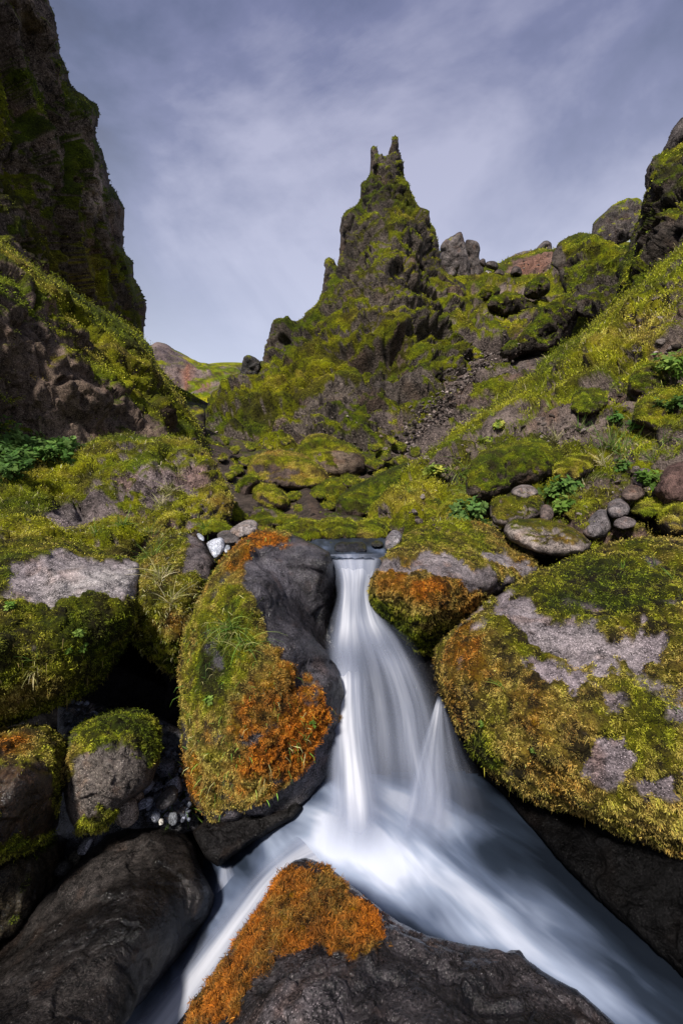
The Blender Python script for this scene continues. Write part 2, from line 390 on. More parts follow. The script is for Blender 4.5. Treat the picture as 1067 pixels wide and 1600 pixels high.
    if blades:
        mb = [blades] if isinstance(blades, dict) else blades
        n2, _ = vnormals(VV, QQ)
        # screen-size weight so that each strand covers about the same
        facing = -(n2*(VV/np.linalg.norm(VV, axis=1)[:, None])).sum(1)
        for b in mb:
            wgt = mf*(facing > -0.35); wgt[nV:] = 0
            wgt = np.where(mf > b.get('min', .35), wgt, 0)
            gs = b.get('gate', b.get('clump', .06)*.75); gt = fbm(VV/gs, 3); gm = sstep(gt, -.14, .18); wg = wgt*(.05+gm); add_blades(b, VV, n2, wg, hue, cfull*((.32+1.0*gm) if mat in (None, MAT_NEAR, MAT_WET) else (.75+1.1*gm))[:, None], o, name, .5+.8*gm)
    return o

def add_blades(b, V, Nn, wgt, hue, c, parent, name, gm):
    r = np.random.RandomState(SEED[0]+100)
    if wgt.sum() <= 0: return None
    n = int(b['n']); cdf = np.cumsum(wgt); idx = np.searchsorted(cdf, r.rand(n)*cdf[-1]); idx = np.minimum(idx, len(V)-1)
    dist = np.linalg.norm(V[idx], axis=1)
    Ln = .45*b['len']*(0.5+r.rand(n)**1.5*1.1)*(dist/b['ref'] if b.get('ref') else 1)
    wd = b['w']*(0.7+.6*r.rand(n))*(dist/b['ref'] if b.get('ref') else 1)
    jit = b.get('jit', .01)*(dist/b['ref'] if b.get('ref') else 1)
    p = V[idx] + r.normal(size=(n, 3))*jit[:, None] if hasattr(jit, 'shape') else V[idx] + r.normal(size=(n, 3))*jit
    p = p - Nn[idx]*(Ln*.15)[:, None]
    # clumping: neighbouring strands share a lean
    cl = b.get('clump', .06); cf = np.stack([perlin(p/cl), perlin(p/cl+31), perlin(p/cl+67)], 1)
    dr = Nn[idx]*b.get('out', .42) + cf*b.get('lean', 1.0) + r.normal(size=(n, 3))*b.get('rnd', .35) + np.array([0, 0, b.get('up', -.35)])
    dr /= np.linalg.norm(dr, axis=1)[:, None]
    side = np.cross(dr, r.normal(size=(n, 3))); side /= np.linalg.norm(side, axis=1)[:, None]
    m1 = p + dr*(Ln*.55)[:, None]; dr2 = dr + np.array([0, 0, b.get('droop', -.5)]); dr2 /= np.linalg.norm(dr2, axis=1)[:, None]
    tip = m1 + dr2*(Ln*.45)[:, None]; s1 = side*(wd*.5)[:, None]
    VV = np.stack([p-s1, p+s1, m1+s1*.7, m1-s1*.7, tip], 1).reshape(-1, 3)
    k = np.arange(n)*5; q = np.stack([k, k+1, k+2, k+3], 1); t = np.stack([k+3, k+2, k+4], 1)
    if 'col' in b:
        pal = np.array(b['col']); cc = pal[r.randint(len(pal), size=n)]
    else:
        cc = mosscol(hue[idx] + b.get('dh', .02) + r.normal(size=n)*b.get('hs', .05))
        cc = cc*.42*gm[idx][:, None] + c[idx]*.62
    cc = cc*np.exp(r.normal(size=n)*.33)[:, None]*b.get('gain', 1.12)
    cc = np.clip(cc, 0, .8)
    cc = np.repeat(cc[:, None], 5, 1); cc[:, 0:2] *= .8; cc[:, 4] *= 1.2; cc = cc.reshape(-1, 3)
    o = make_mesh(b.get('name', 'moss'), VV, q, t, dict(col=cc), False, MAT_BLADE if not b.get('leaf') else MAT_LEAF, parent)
    o['kind'] = 'stuff'
    return o

BOULDER = (('fbm', 1.1, .10), ('facet', 2.0, .08), ('fbm', 5, .022), ('facet', 7, .022), ('crack', 3, .012), ('fbm', 20, .007))
SMOOTH = (('fbm', 1.2, .07), ('facet', 1.8, .045), ('fbm', 4, .025), ('facet', 5, .022), ('crack', 2.6, .014), ('fbm', 10, .009), ('facet', 16, .005), ('fbm', 24, .005))
CRAG = (('fbm', 1.0, .10), ('facet', 2.2, .15), ('facet', 5.0, .080), ('crack', 2.4, .05), ('ridge', 6, .030), ('facet', 12, .034), ('crack', 6, .02), ('facet', 26, .014), ('fbm', 30, .010))
HILL = (('fbm', .8, .06), ('ridge', 2.2, .018), ('fbm', 6, .016), ('lump', 14, .010), ('fbm', 34, .004))
# ================================================================== THE SETTING
QS = 1.0   # mesh step multiplier
def st_(x): return x*QS
# ground sheet far below and behind everything
def ground():
    xs = np.concatenate([-np.geomspace(900, 6, 40), np.linspace(-5.5, 5.5, 45), np.geomspace(6, 900, 40)])
    ys = np.concatenate([[-900, -300, -100, -40, -15, -6], np.linspace(-3, 9, 50), np.geomspace(9.5, 1200, 60)])
    X, Y = np.meshgrid(xs, ys); P = np.stack([X.ravel(), Y.ravel(), X.ravel()*0], 1)
    z = np.where(P[:, 1] < 4.6, -2.9, -2.9+1.75*sstep(P[:, 1], 4.6, 5.2))
    far = np.maximum(P[:, 1]-6, 0); z = z + .03*far*(far < 1e9) - .0
    z = np.minimum(z, 14) + .12*np.minimum(np.abs(P[:, 0]), 60)*sstep(P[:, 1], 5, 30)
    z = z + .25*fbm(P/4.0+3)*sstep(P[:, 1], 4, 9)
    P[:, 2] = z
    nx, ny = len(xs), len(ys); I = np.arange(nx*ny).reshape(ny, nx)
    q = np.stack([I[:-1, :-1], I[:-1, 1:], I[1:, 1:], I[1:, :-1]], -1).reshape(-1, 4)
    nf = fbm(P/2.0, 4)[:, None]; c = np.array([.05, .045, .03])*(1+nf)
    o = make_mesh('ground', P, q, None, dict(col=c, fx=c*0), True, MAT_MID); tag(o, kind='structure')
ground()

# bedrock step behind the falls and under the boulders, blackened to read as shade
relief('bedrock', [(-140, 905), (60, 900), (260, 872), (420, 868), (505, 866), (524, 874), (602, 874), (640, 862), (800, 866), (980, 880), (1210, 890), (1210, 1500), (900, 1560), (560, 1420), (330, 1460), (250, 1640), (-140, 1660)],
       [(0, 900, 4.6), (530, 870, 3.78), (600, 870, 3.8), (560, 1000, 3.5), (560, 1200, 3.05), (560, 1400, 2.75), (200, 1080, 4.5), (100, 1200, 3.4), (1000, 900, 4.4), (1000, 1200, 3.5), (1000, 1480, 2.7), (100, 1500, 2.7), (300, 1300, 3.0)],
       R=14, T=.2, step=st_(4), rough=3, sz=1.6, disp=(('facet', 2, .03), ('fbm', 4, .015), ('facet', 8, .008)), rock=((.003, .003, .0035), (.012, .011, .0115)), wet=.1, mat=MAT_SHADE, kind='structure')

# distant ridge, far hill
relief('far_ridge', [(300, 572), (340, 566), (365, 566), (390, 568), (430, 570), (430, 640), (300, 640)], [(340, 566, 260), (380, 640, 230), (300, 640, 230), (430, 570, 260)], R=6, T=12, step=st_(3), rough=.7,
       sz=60, disp=(('fbm', 2, .02),), rock=((.05, .05, .06), (.09, .085, .09)), mat=MAT_VFAR, moss=dict(bias=-.1, nz=.3, hue=.45, thick=0, f=1.5), kind='structure')
relief('distant_hill', [(200, 560), (225, 548), (236, 540), (246, 534), (258, 537), (272, 545), (285, 552), (298, 560), (312, 566), (330, 568), (350, 570), (372, 573), (385, 590), (400, 660), (330, 720), (220, 700), (190, 600)],
       [(245, 535, 150), (330, 567, 160), (380, 575, 150), (280, 590, 125), (250, 640, 100), (330, 640, 90), (350, 600, 110), (330, 700, 60)],
       R=20, T=9, step=st_(1.6), rough=2.0, sz=26, disp=(('fbm', 1.2, .09), ('facet', 3, .05), ('facet', 8, .022), ('fbm', 16, .010)),
       rock=((.07, .055, .06), (.19, .145, .13)), mat=MAT_VFAR, moss=dict(bias=-.75, nz=1.3, amp=1.1, hue=.42, thick=0, f=2.2),
       paint=[('r', 292, 592, 12, 18, 20, .75), ('r', 318, 604, 10, 12, 0, .6), ('p', 300, 618, 14, 8, 0, .35), ('m', 325, 575, 30, 6, 10, .5), ('m', 320, 628, 28, 8, 0, 1.2), ('m', 262, 600, 10, 20, 0, -.6), ('m', 246, 540, 14, 6, 0, -1), ('h', 320, 628, 20, 8, 0, .12)], kind='structure')

# valley slope right of the spire: gully, scree and high brown shoulder
relief('upper_slope', [(540, 790), (520, 700), (600, 560), (700, 430), (752, 412), (775, 413), (790, 405), (806, 398), (826, 394), (842, 386), (860, 392), (900, 372), (1000, 380), (1060, 420), (1060, 600), (900, 700), (760, 790)],
       [(540, 760, 15), (610, 700, 17), (660, 650, 20), (720, 590, 25), (700, 520, 30), (760, 500, 33), (780, 440, 44), (830, 395, 56), (860, 460, 40), (900, 520, 30), (840, 570, 24), (780, 620, 20), (900, 390, 48), (1000, 500, 28), (700, 720, 14), (760, 415, 52)],
       R=10, T=1.5, step=st_(2), rough=2.2, sz=10, disp=HILL+(('facet', 1.6, .10), ('crack', 1.6, .06), ('facet', 4, .07), ('lump', 3.2, .06), ('lump', 8, .03), ('facet', 12, .02)), rock=((.05, .04, .036), (.145, .115, .105)), mat=MAT_FAR,
       moss=dict(bias=.12, nz=2.0, amp=1.4, f=2.4, hue=.46, hv=.18, thick=.05, nz0=.5),
       paint=[('m', 835, 418, 44, 14, -12, -2.2), ('r', 835, 416, 44, 14, -12, .55), ('m', 700, 640, 90, 15, -47, -2.6), ('m', 640, 700, 60, 12, -40, -2.4), ('m', 755, 575, 40, 9, -55, -1.8), ('m', 845, 572, 52, 15, -28, -3), ('v', 845, 572, 52, 15, -28, -.45), ('m', 560, 660, 60, 18, -10, -1.5), ('m', 770, 505, 40, 8, 0, -1.1), ('m', 800, 435, 40, 7, 0, 1.2), ('h', 790, 470, 90, 60, 0, .05), ('m', 725, 500, 16, 40, -10, 1.2), ('h', 725, 500, 16, 40, -10, .08)],
       blades=dict(name='hill_grass', n=40000, len=.06, w=.018, ref=12, jit=.015, clump=.7, up=.3, droop=-.2), kind='structure')

# valley floor below the spire
relief('valley_floor', [(270, 600), (345, 640), (480, 690), (620, 690), (760, 720), (760, 866), (600, 866), (500, 868), (290, 866), (250, 760)],
       [(320, 650, 26), (340, 720, 15), (420, 720, 16), (560, 720, 15), (700, 740, 12), (450, 760, 11.8), (600, 780, 9.8), (350, 800, 8.6), (450, 820, 7.8), (600, 830, 7.0), (520, 850, 4.6), (520, 866, 4.0), (300, 850, 4.7), (740, 850, 5.0)],
       R=10, T=.6, step=st_(2.4), rough=2, sz=4, disp=HILL+(('facet', 6, .03),), rock=((.022, .017, .014), (.085, .066, .055)), mat=MAT_MID, moss=dict(bias=-.35, nz=.8, f=2.2, hue=.40, thick=.02),
       blades=dict(name='hill_grass', n=9000, len=.05, w=.012, ref=7, jit=.02, clump=.3, up=.2), kind='structure')

# the near grassy hillside on the right
relief('hillside', [(1210, 300), (1120, 350), (1067, 386), (1040, 408), (1012, 430), (985, 455), (962, 474), (940, 492), (919, 511), (903, 528), (887, 533), (868, 548), (850, 563), (828, 585), (800, 606), (785, 620), (769, 632), (748, 650), (722, 668), (700, 682), (680, 700), (655, 722), (625, 742), (600, 765), (588, 800), (592, 842), (625, 858), (700, 874), (900, 890), (1210, 900)],
       [(1067, 386, 12.5), (960, 474, 14.5), (887, 533, 15.5), (850, 563, 16), (769, 632, 14.5), (700, 682, 12.5), (620, 745, 9), (1200, 320, 11), (1060, 500, 9.0), (950, 580, 10), (860, 640, 10), (1060, 620, 7), (950, 680, 7), (800, 700, 8), (1060, 740, 5.2), (900, 760, 5.4), (760, 770, 5.8), (680, 790, 5.9), (620, 830, 5.2), (760, 830, 4.6), (900, 850, 4.4), (1060, 850, 4.2), (1200, 700, 5), (1200, 880, 3.8)],
       R=22, T=1.1, step=st_(1.8), rough=3.5, sz=4.2, disp=(('fbm', .8, .07), ('facet', 1.6, .09), ('lump', 1.8, .09), ('crack', 1.8, .06), ('ridge', 3, .035), ('facet', 4, .05), ('crack', 5, .03), ('lump', 6, .045), ('facet', 9, .022), ('lump', 15, .020), ('lump', 34, .009)), rock=((.055, .043, .038), (.17, .135, .12)), mat=MAT_MID,
       moss=dict(bias=.05, nz=1.8, amp=1.5, f=2.6, hue=.44, hv=.16, thick=.04, nz0=.5),
       paint=[('m', 980, 520, 120, 60, -32, .9), ('h', 980, 520, 120, 60, -32, .05), ('m', 880, 610, 90, 24, -30, .7), ('m', 800, 660, 60, 16, -35, -1.3), ('m', 885, 670, 60, 22, 0, -1.7), ('m', 690, 730, 60, 14, -40, -1.3), ('m', 850, 740, 70, 40, 0, .8), ('h', 850, 740, 90, 50, 0, .12),
              ('m', 760, 690, 50, 20, -20, -.9), ('m', 1040, 500, 20, 40, 30, -.8), ('h', 1030, 530, 40, 60, 30, .15), ('m', 960, 620, 50, 14, 0, -1.3), ('m', 930, 745, 24, 10, -40, -1.2), ('m', 660, 800, 70, 50, 0, .9), ('h', 660, 790, 70, 60, 0, .07), ('h', 1000, 800, 90, 60, 0, .08), ('v', 850, 720, 90, 50, 0, -.15)],
       blades=[dict(name='hill_grass', n=170000, len=.050, w=.0075, ref=7, jit=.03, clump=.35, up=.55, droop=-.5, lean=.9, hs=.035),
               dict(name='dry_grass', n=2500, len=.16, w=.006, ref=7, jit=.03, clump=.25, up=1.0, droop=-.5, col=[(.42, .36, .16), (.30, .30, .08), (.5, .42, .26)], min=.6)], kind='structure')

# ================================================================== THE BIG ROCKS
# upper left cliff
relief('cliff', [(-160, -200), (50, -200), (60, -60), (74, -10), (82, 12), (90, 40), (94, 66), (97, 90), (110, 112), (111, 130), (128, 146), (150, 165), (155, 180), (152, 198), (150, 220), (160, 236), (166, 262), (172, 292), (190, 312), (195, 330), (193, 358), (196, 388), (209, 412), (211, 436), (224, 458), (232, 478), (229, 505), (226, 536), (240, 620), (200, 700), (-160, 700)],
       [(-100, -150, 17), (0, 0, 21), (60, 0, 22.5), (90, 60, 24), (150, 200, 27), (190, 340, 30), (228, 500, 33), (0, 200, 20), (80, 250, 22.5), (140, 400, 26), (0, 400, 18.5), (200, 600, 29), (-100, 400, 15), (0, 650, 17)],
       R=26, T=3.0, step=st_(2), rough=4, sz=14, disp=(('fbm', .9, .10), ('facet', 1.8, .16), ('facet', 4.2, .085), ('crack', 2.5, .05), ('ridge', 5, .035), ('facet', 9, .042), ('crack', 6, .02), ('facet', 20, .018), ('fbm', 22, .012)), strata=(1, 1, .62), rock=((.045, .034, .028), (.19, .148, .122)), rockf=2.2, mat=MAT_FAR,
       moss=dict(bias=-.20, nz=1.4, amp=1.5, f=1.8, hue=.42, hv=.2, thick=.05, nz0=.1, soft=.12), profile=2.4,
       paint=[('m', 30, 130, 60, 26, 42, .8), ('m', 5, 170, 22, 60, 0, .9), ('m', 118, 300, 16, 80, -4, .7), ('m', 150, 430, 36, 60, 50, .9), ('m', 40, 380, 40, 30, 40, .7), ('v', 140, 300, 16, 30, 0, .8), ('m', 135, 290, 14, 40, 0, -1.5), ('m', 212, 480, 14, 40, 0, .5), ('h', 0, 200, 40, 80, 0, .08), ('h', 140, 420, 50, 80, 0, .1), ('v', 60, 260, 50, 40, 0, .25)],
       blades=dict(n=14000, len=.09, w=.03, ref=22, jit=.02, clump=1.0, up=-.1, hs=.05),
       label='towering dark jagged cliff with streaks of moss filling the upper left corner', cat='cliff')
# lower mossy crag on the left
relief('crag', [(-160, 350), (-20, 372), (0, 380), (28, 402), (60, 424), (95, 446), (130, 470), (158, 486), (184, 500), (208, 518), (228, 536), (238, 548), (240, 566), (252, 582), (266, 600), (284, 626), (300, 648), (312, 672), (322, 700), (345, 730), (300, 800), (-160, 800)],
       [(-100, 380, 8.0), (0, 385, 9.5), (130, 470, 12), (230, 545, 15), (300, 650, 15), (325, 710, 13), (0, 470, 7.4), (100, 520, 8.8), (180, 580, 9.8), (250, 640, 10.5), (280, 700, 10), (0, 600, 7.0), (100, 620, 7.8), (180, 680, 8.2), (0, 700, 7.0), (150, 740, 7.4), (-100, 600, 6)],
       R=16, T=.9, step=st_(2), rough=3.5, sz=5, disp=(('fbm', .9, .09), ('facet', 2.0, .10), ('ridge', 3.5, .035), ('crack', 3, .035), ('facet', 5, .055), ('facet', 12, .026), ('crack', 8, .012), ('fbm', 28, .009)), rock=((.028, .020, .015), (.15, .112, .09)), mat=MAT_MID,
       moss=dict(bias=-.22, nz=1.6, amp=1.2, f=2.2, hue=.47, hv=.2, thick=.05, nz0=.30, soft=.16),
       paint=[('m', 70, 450, 110, 30, 32, 1.0), ('m', 200, 560, 130, 30, 47, 1.1), ('h', 180, 530, 160, 40, 42, .03), ('m', 40, 530, 60, 28, 20, -.9), ('m', 120, 640, 100, 46, 10, -1.0), ('m', 225, 670, 40, 24, 30, -1.2), ('v', 180, 600, 30, 20, 0, .4), ('h', 60, 600, 60, 60, 0, .15), ('v', 40, 520, 50, 20, 10, -.3)],
       blades=[dict(n=52000, len=.045, w=.011, ref=8, jit=.03, clump=.3, up=.0, droop=-.5, lean=.9)],
       label='brown crag with a mossy yellow-green slanting edge below the dark cliff on the left', cat='crag')
relief('crag', [(296, 638), (306, 632), (322, 640), (322, 660), (322, 690), (340, 712), (352, 728), (362, 742), (340, 760), (310, 720), (290, 680)], [(305, 640, 19), (350, 740, 14), (320, 690, 17), (300, 700, 16)], R=10, T=.8, step=st_(2), rough=2,
       sz=2.4, disp=CRAG, rock=((.012, .010, .009), (.045, .034, .028)), mat=MAT_MID, moss=dict(bias=-.5, thick=.01), label='narrow dark brown wedge in the gap between the left crag and the green slope', cat='crag')

# the spire
relief('rock_spire', [(412, 566), (415, 545), (421, 520), (425, 502), (431, 497), (440, 496), (448, 501), (459, 502), (467, 500), (475, 500), (480, 489), (490, 482), (500, 474), (503, 452), (506, 434), (510, 424), (508, 412), (513, 403), (519, 407), (522, 418), (529, 420), (532, 400), (531, 375), (532, 350), (537, 337), (545, 328), (554, 322), (561, 316), (563, 302), (566, 290), (573, 282), (579, 270), (581, 250), (580, 236), (583, 230), (587, 231), (590, 243), (597, 245), (604, 245), (608, 238), (611, 226), (614, 214), (618, 212), (621, 219), (620, 233), (627, 246), (630, 262), (629, 276), (634, 290), (642, 305), (649, 322), (660, 330), (668, 340), (677, 355), (683, 376), (686, 400), (690, 422), (705, 432), (726, 448), (738, 468), (742, 492), (760, 520), (778, 550), (780, 570), (740, 600), (700, 640), (660, 690), (620, 740), (480, 760), (380, 745), (350, 735), (330, 700), (321, 680), (322, 652), (330, 620), (345, 604), (357, 592), (370, 588), (388, 582), (400, 578)],
       [(616, 215, 38), (585, 232, 38), (605, 300, 36.5), (565, 300, 38.5), (640, 310, 38.5), (535, 400, 37), (610, 380, 33), (683, 380, 37), (510, 420, 36), (430, 500, 33), (490, 520, 30), (600, 480, 29.5), (690, 450, 34), (740, 500, 33), (650, 540, 27.5), (560, 580, 26), (420, 580, 30), (340, 620, 28), (400, 650, 24), (500, 650, 23), (600, 640, 22.5), (700, 600, 26), (330, 690, 22), (480, 740, 18), (620, 720, 18), (775, 555, 33)],
       R=20, T=2.2, step=st_(1.6), rough=2.4, sz=14, disp=(('fbm', .9, .05), ('facet', 2.2, .05), ('ridge', 3.0, .045), ('crack', 2.4, .02), ('facet', 4.6, .065), ('facet', 9, .045), ('crack', 6, .018), ('ridge', 11, .016), ('facet', 20, .016), ('fbm', 24, .010)), strata=(1, 1, .8), rock=((.020, .017, .015), (.11, .09, .078)), rockf=2.4, mat=MAT_FAR,
       moss=dict(bias=.42, nz=2.4, amp=1.4, f=2.8, hue=.46, hv=.18, thick=.06, nz0=.42, soft=.15),
       paint=[('m', 548, 380, 20, 60, 5, -1.3), ('m', 605, 240, 30, 26, 0, -1.2), ('m', 625, 300, 9, 50, -8, .9), ('m', 665, 385, 22, 50, -6, -.55), ('m', 620, 350, 14, 60, 10, .7), ('m', 508, 440, 12, 30, 0, -1.2), ('m', 430, 525, 22, 40, 0, -1.1), ('m', 585, 560, 60, 60, 30, .7), ('h', 570, 560, 50, 40, 0, -.06),
              ('m', 470, 610, 90, 30, -15, 1.2), ('h', 470, 630, 110, 30, -15, .06), ('m', 560, 640, 90, 14, -16, -2.0), ('m', 470, 690, 60, 10, -10, -1.5), ('m', 378, 600, 24, 40, 20, -1.1), ('m', 385, 630, 30, 12, -60, -1), ('m', 360, 700, 50, 20, 0, -.5), ('m', 635, 620, 20, 16, 0, -1.5), ('m', 710, 450, 16, 24, 30, -1), ('m', 700, 545, 50, 20, 20, .9), ('m', 655, 585, 16, 14, 0, -.8), ('m', 620, 470, 30, 50, 10, -.5), ('v', 548, 380, 20, 60, 5, -.25)],
       blades=dict(n=75000, len=.07, w=.025, ref=24, jit=.015, clump=1.0, up=.2, droop=-.3, hs=.05),
       label='tall pointed rock spire with two horn-like tips and green mossy flanks', cat='rock spire')
relief('rock_outcrop', [(372, 590), (378, 572), (380, 560), (387, 554), (394, 556), (402, 560), (409, 566), (409, 580), (400, 600), (380, 604)], 30.5, R=10, T=1.0, step=st_(1.4), rough=1.6, sz=1.6, disp=CRAG, rock=((.02, .02, .02), (.075, .07, .07)), mat=MAT_FAR, moss=dict(bias=-.6, thick=.0),
       label='small dark knob of rock on the left foot of the spire ridge', cat='outcrop')

# stacks right of the spire
relief('rock_stack', [(686, 420), (688, 400), (687, 384), (692, 377), (700, 372), (708, 368), (716, 363), (720, 359), (723, 361), (724, 372), (728, 385), (733, 410), (735, 440), (700, 440)], 46, R=14, T=2, step=st_(1.5), rough=1.6, sz=3.2, disp=CRAG, strata=(1, 1, .6), rock=((.05, .042, .042), (.16, .14, .135)), mat=MAT_FAR, moss=dict(bias=-.7, thick=0),
       paint=[('m', 705, 436, 30, 9, 10, 1.2)], label='pale grey broken rock stack with a thin tip just right of the spire', cat='rock stack')
relief('rock_stack', [(725, 440), (726, 385), (727, 374), (737, 374), (748, 377), (750, 388), (747, 402), (754, 412), (758, 440)], 47.5, R=11, T=1.6, step=st_(1.5), rough=1.4, sz=2.6, disp=CRAG, strata=(1, 1, .6), rock=((.035, .03, .03), (.11, .095, .09)), mat=MAT_FAR, moss=dict(bias=-.9, thick=0),
       label='squat dark flat-topped rock stack between the pale stack and the white-faced block', cat='rock stack')
for pl, rk, lb in (([(748, 412), (750, 404), (757, 402), (760, 412), (757, 420)], ((.05, .04, .04), (.12, .1, .095)), 'small brown block beside the flat-topped stack'),
                   ([(758, 418), (759, 409), (768, 407), (777, 409), (779, 417), (776, 424)], ((.035, .03, .03), (.09, .08, .075)), 'dark block resting above the white-faced block'),
                   ([(755, 440), (756, 424), (764, 420), (771, 427), (773, 437)], ((.22, .21, .22), (.36, .34, .34)), 'pale grey-white block at the foot of the rock stacks'),
                   ([(770, 432), (770, 423), (778, 419), (788, 425), (788, 434)], ((.04, .035, .03), (.11, .09, .08)), 'brown block right of the pale grey-white block'),
                   ([(796, 432), (799, 418), (806, 414), (814, 418), (816, 430)], ((.035, .03, .03), (.10, .08, .075)), 'small dark block on the brown shoulder below the ridge')):
    relief('block', pl, 44, R=7, T=.9, step=st_(1.3), rough=1, sz=1.0, disp=CRAG[:4], rock=rk, mat=MAT_FAR, label=lb, cat='rock', group='rock blocks by the distant stacks')
relief('crag', [(780, 414), (790, 404), (806, 396), (820, 392), (835, 391), (836, 400), (820, 406), (800, 412)], 66, R=7, T=2, step=st_(1.3), rough=1, sz=3, disp=CRAG, rock=((.07, .06, .065), (.15, .13, .13)), mat=MAT_FAR, label='low grey far-off crag on the brown skyline', cat='crag')
relief('crag', [(828, 405), (833, 394), (843, 382), (848, 376), (857, 375), (862, 381), (861, 390), (868, 400), (866, 412), (846, 412)], 58, R=7, T=2, step=st_(1.3), rough=1.2, sz=3, disp=CRAG, rock=((.05, .045, .045), (.13, .115, .115)), mat=MAT_FAR, label='leaning grey crag on the skyline right of the brown shoulder', cat='crag')

# crags of the right skyline
relief('crag', [(862, 400), (870, 386), (877, 376), (890, 370), (905, 366), (926, 366), (940, 374), (960, 380), (985, 400), (985, 470), (930, 500), (890, 490), (878, 452), (872, 425), (862, 415)],
       [(865, 400, 33), (925, 366, 32), (975, 390, 28), (900, 440, 28), (950, 480, 25), (890, 480, 27)], R=16, T=1.8, step=st_(1.7), rough=2.4, sz=5.5, disp=CRAG, rock=((.02, .018, .016), (.08, .066, .058)), mat=MAT_FAR,
       moss=dict(bias=.1, nz=1.2, amp=1.2, f=2.2, hue=.42, thick=.03, nz0=.35), paint=[('m', 872, 412, 10, 30, 0, -1.4), ('m', 930, 400, 60, 24, 0, .6)], blades=dict(n=7000, len=.10, w=.03, ref=24, jit=.015, clump=1),
       label='rounded mossy crag on the skyline below the grey slab', cat='crag')
relief('crag', [(922, 380), (925, 352), (933, 342), (948, 328), (965, 316), (981, 308), (1000, 310), (1012, 322), (1010, 350), (990, 372), (960, 384)], [(925, 350, 35), (980, 308, 36), (960, 350, 33), (1005, 340, 34)], R=14, T=1.8, step=st_(1.7), rough=2, sz=5, disp=CRAG, rock=((.03, .026, .026), (.10, .085, .08)), mat=MAT_FAR,
       moss=dict(bias=-.5, nz=1.2, thick=.0, f=2.4), label='dark grey slab-sided crag standing above the rounded mossy crag', cat='crag')
relief('crag', [(968, 420), (980, 392), (990, 360), (1000, 334), (1006, 310), (1009, 286), (1010, 262), (1020, 250), (1034, 242), (1050, 234), (1067, 226), (1110, 200), (1210, 180), (1210, 420), (1067, 470), (980, 520), (950, 560), (900, 580), (880, 560), (930, 500), (960, 460)],
       [(1010, 265, 24), (1060, 228, 23), (1150, 200, 20), (1000, 360, 22), (1060, 340, 18), (1150, 380, 15), (980, 430, 20), (930, 520, 21), (900, 560, 21), (1060, 460, 15)], R=18, T=1.6, step=st_(1.8), rough=3, sz=6, disp=CRAG, rock=((.018, .016, .014), (.075, .06, .052)), mat=MAT_FAR,
       moss=dict(bias=.12, nz=1.3, amp=1.2, f=2.4, hue=.42, thick=.04, nz0=.38),
       paint=[('m', 1045, 378, 34, 24, -15, -1.9), ('m', 1015, 275, 14, 36, 10, -.7), ('m', 990, 420, 30, 30, 0, .5), ('v', 1045, 378, 34, 24, -15, -.4)], blades=dict(n=12000, len=.10, w=.028, ref=18, jit=.012, clump=.8),
       label='big dark mossy crag stepping up the right edge above the grass slope', cat='crag')
relief('rock_spire', [(1034, 244), (1038, 228), (1044, 212), (1050, 200), (1058, 189), (1067, 180), (1100, 160), (1190, 150), (1190, 260), (1080, 270)], [(1040, 230, 27), (1067, 185, 27), (1160, 170, 25), (1100, 250, 25)], R=14, T=1.6, step=st_(1.8), rough=2, sz=5, disp=CRAG, rock=((.028, .024, .024), (.09, .078, .075)), mat=MAT_FAR,
       label='bare dark rock point cut off by the right edge of the frame', cat='rock spire')
for pl, dd, ms, lb in (
    ([(800, 560), (808, 530), (826, 510), (848, 482), (870, 462), (890, 458), (905, 480), (900, 505), (880, 540), (862, 548), (840, 552), (818, 556)], 26, .35, 'mossy overhanging ledge above the dark scree patch in mid slope'),
    ([(757, 478), (764, 464), (782, 459), (805, 458), (818, 462), (826, 480), (820, 494), (796, 497), (770, 490)], 33, .0, 'low brown-green outcrop with a dark hollow on the upper slope'),
    ([(818, 462), (822, 446), (834, 434), (848, 432), (858, 440), (858, 456), (842, 468), (828, 468)], 36, -.1, 'dark hooded outcrop under the brown shoulder'),
    ([(744, 470), (750, 450), (768, 444), (782, 452), (780, 468), (762, 474)], 36, .1, 'small rounded outcrop at the head of the green gully'),
    ([(640, 600), (640, 580), (655, 568), (675, 568), (692, 580), (692, 596), (672, 604), (650, 606)], 24, .4, 'round mossy boulder at the right foot of the spire'),
    ([(700, 548), (724, 536), (750, 548), (762, 562), (740, 574), (712, 570)], 27, .3, 'mossy lump below the right flank of the spire'),
    ([(780, 548), (800, 530), (812, 540), (806, 560), (790, 566)], 25, -.2, 'brown rock at the left end of the mossy ledge')):
    relief('outcrop', pl, dd, R=16, T=1.4, step=st_(1.6), rough=2, sz=3.4, disp=CRAG[:5], rock=((.018, .015, .013), (.075, .06, .05)), mat=MAT_FAR, moss=dict(bias=ms-.1, nz=1.8, amp=1.0, f=1.8, hue=.42, thick=.03, nz0=.35),
           blades=dict(n=2500, len=.10, w=.03, ref=24, jit=.015, clump=1), label=lb, cat='outcrop', group='outcrops on the valley slope')

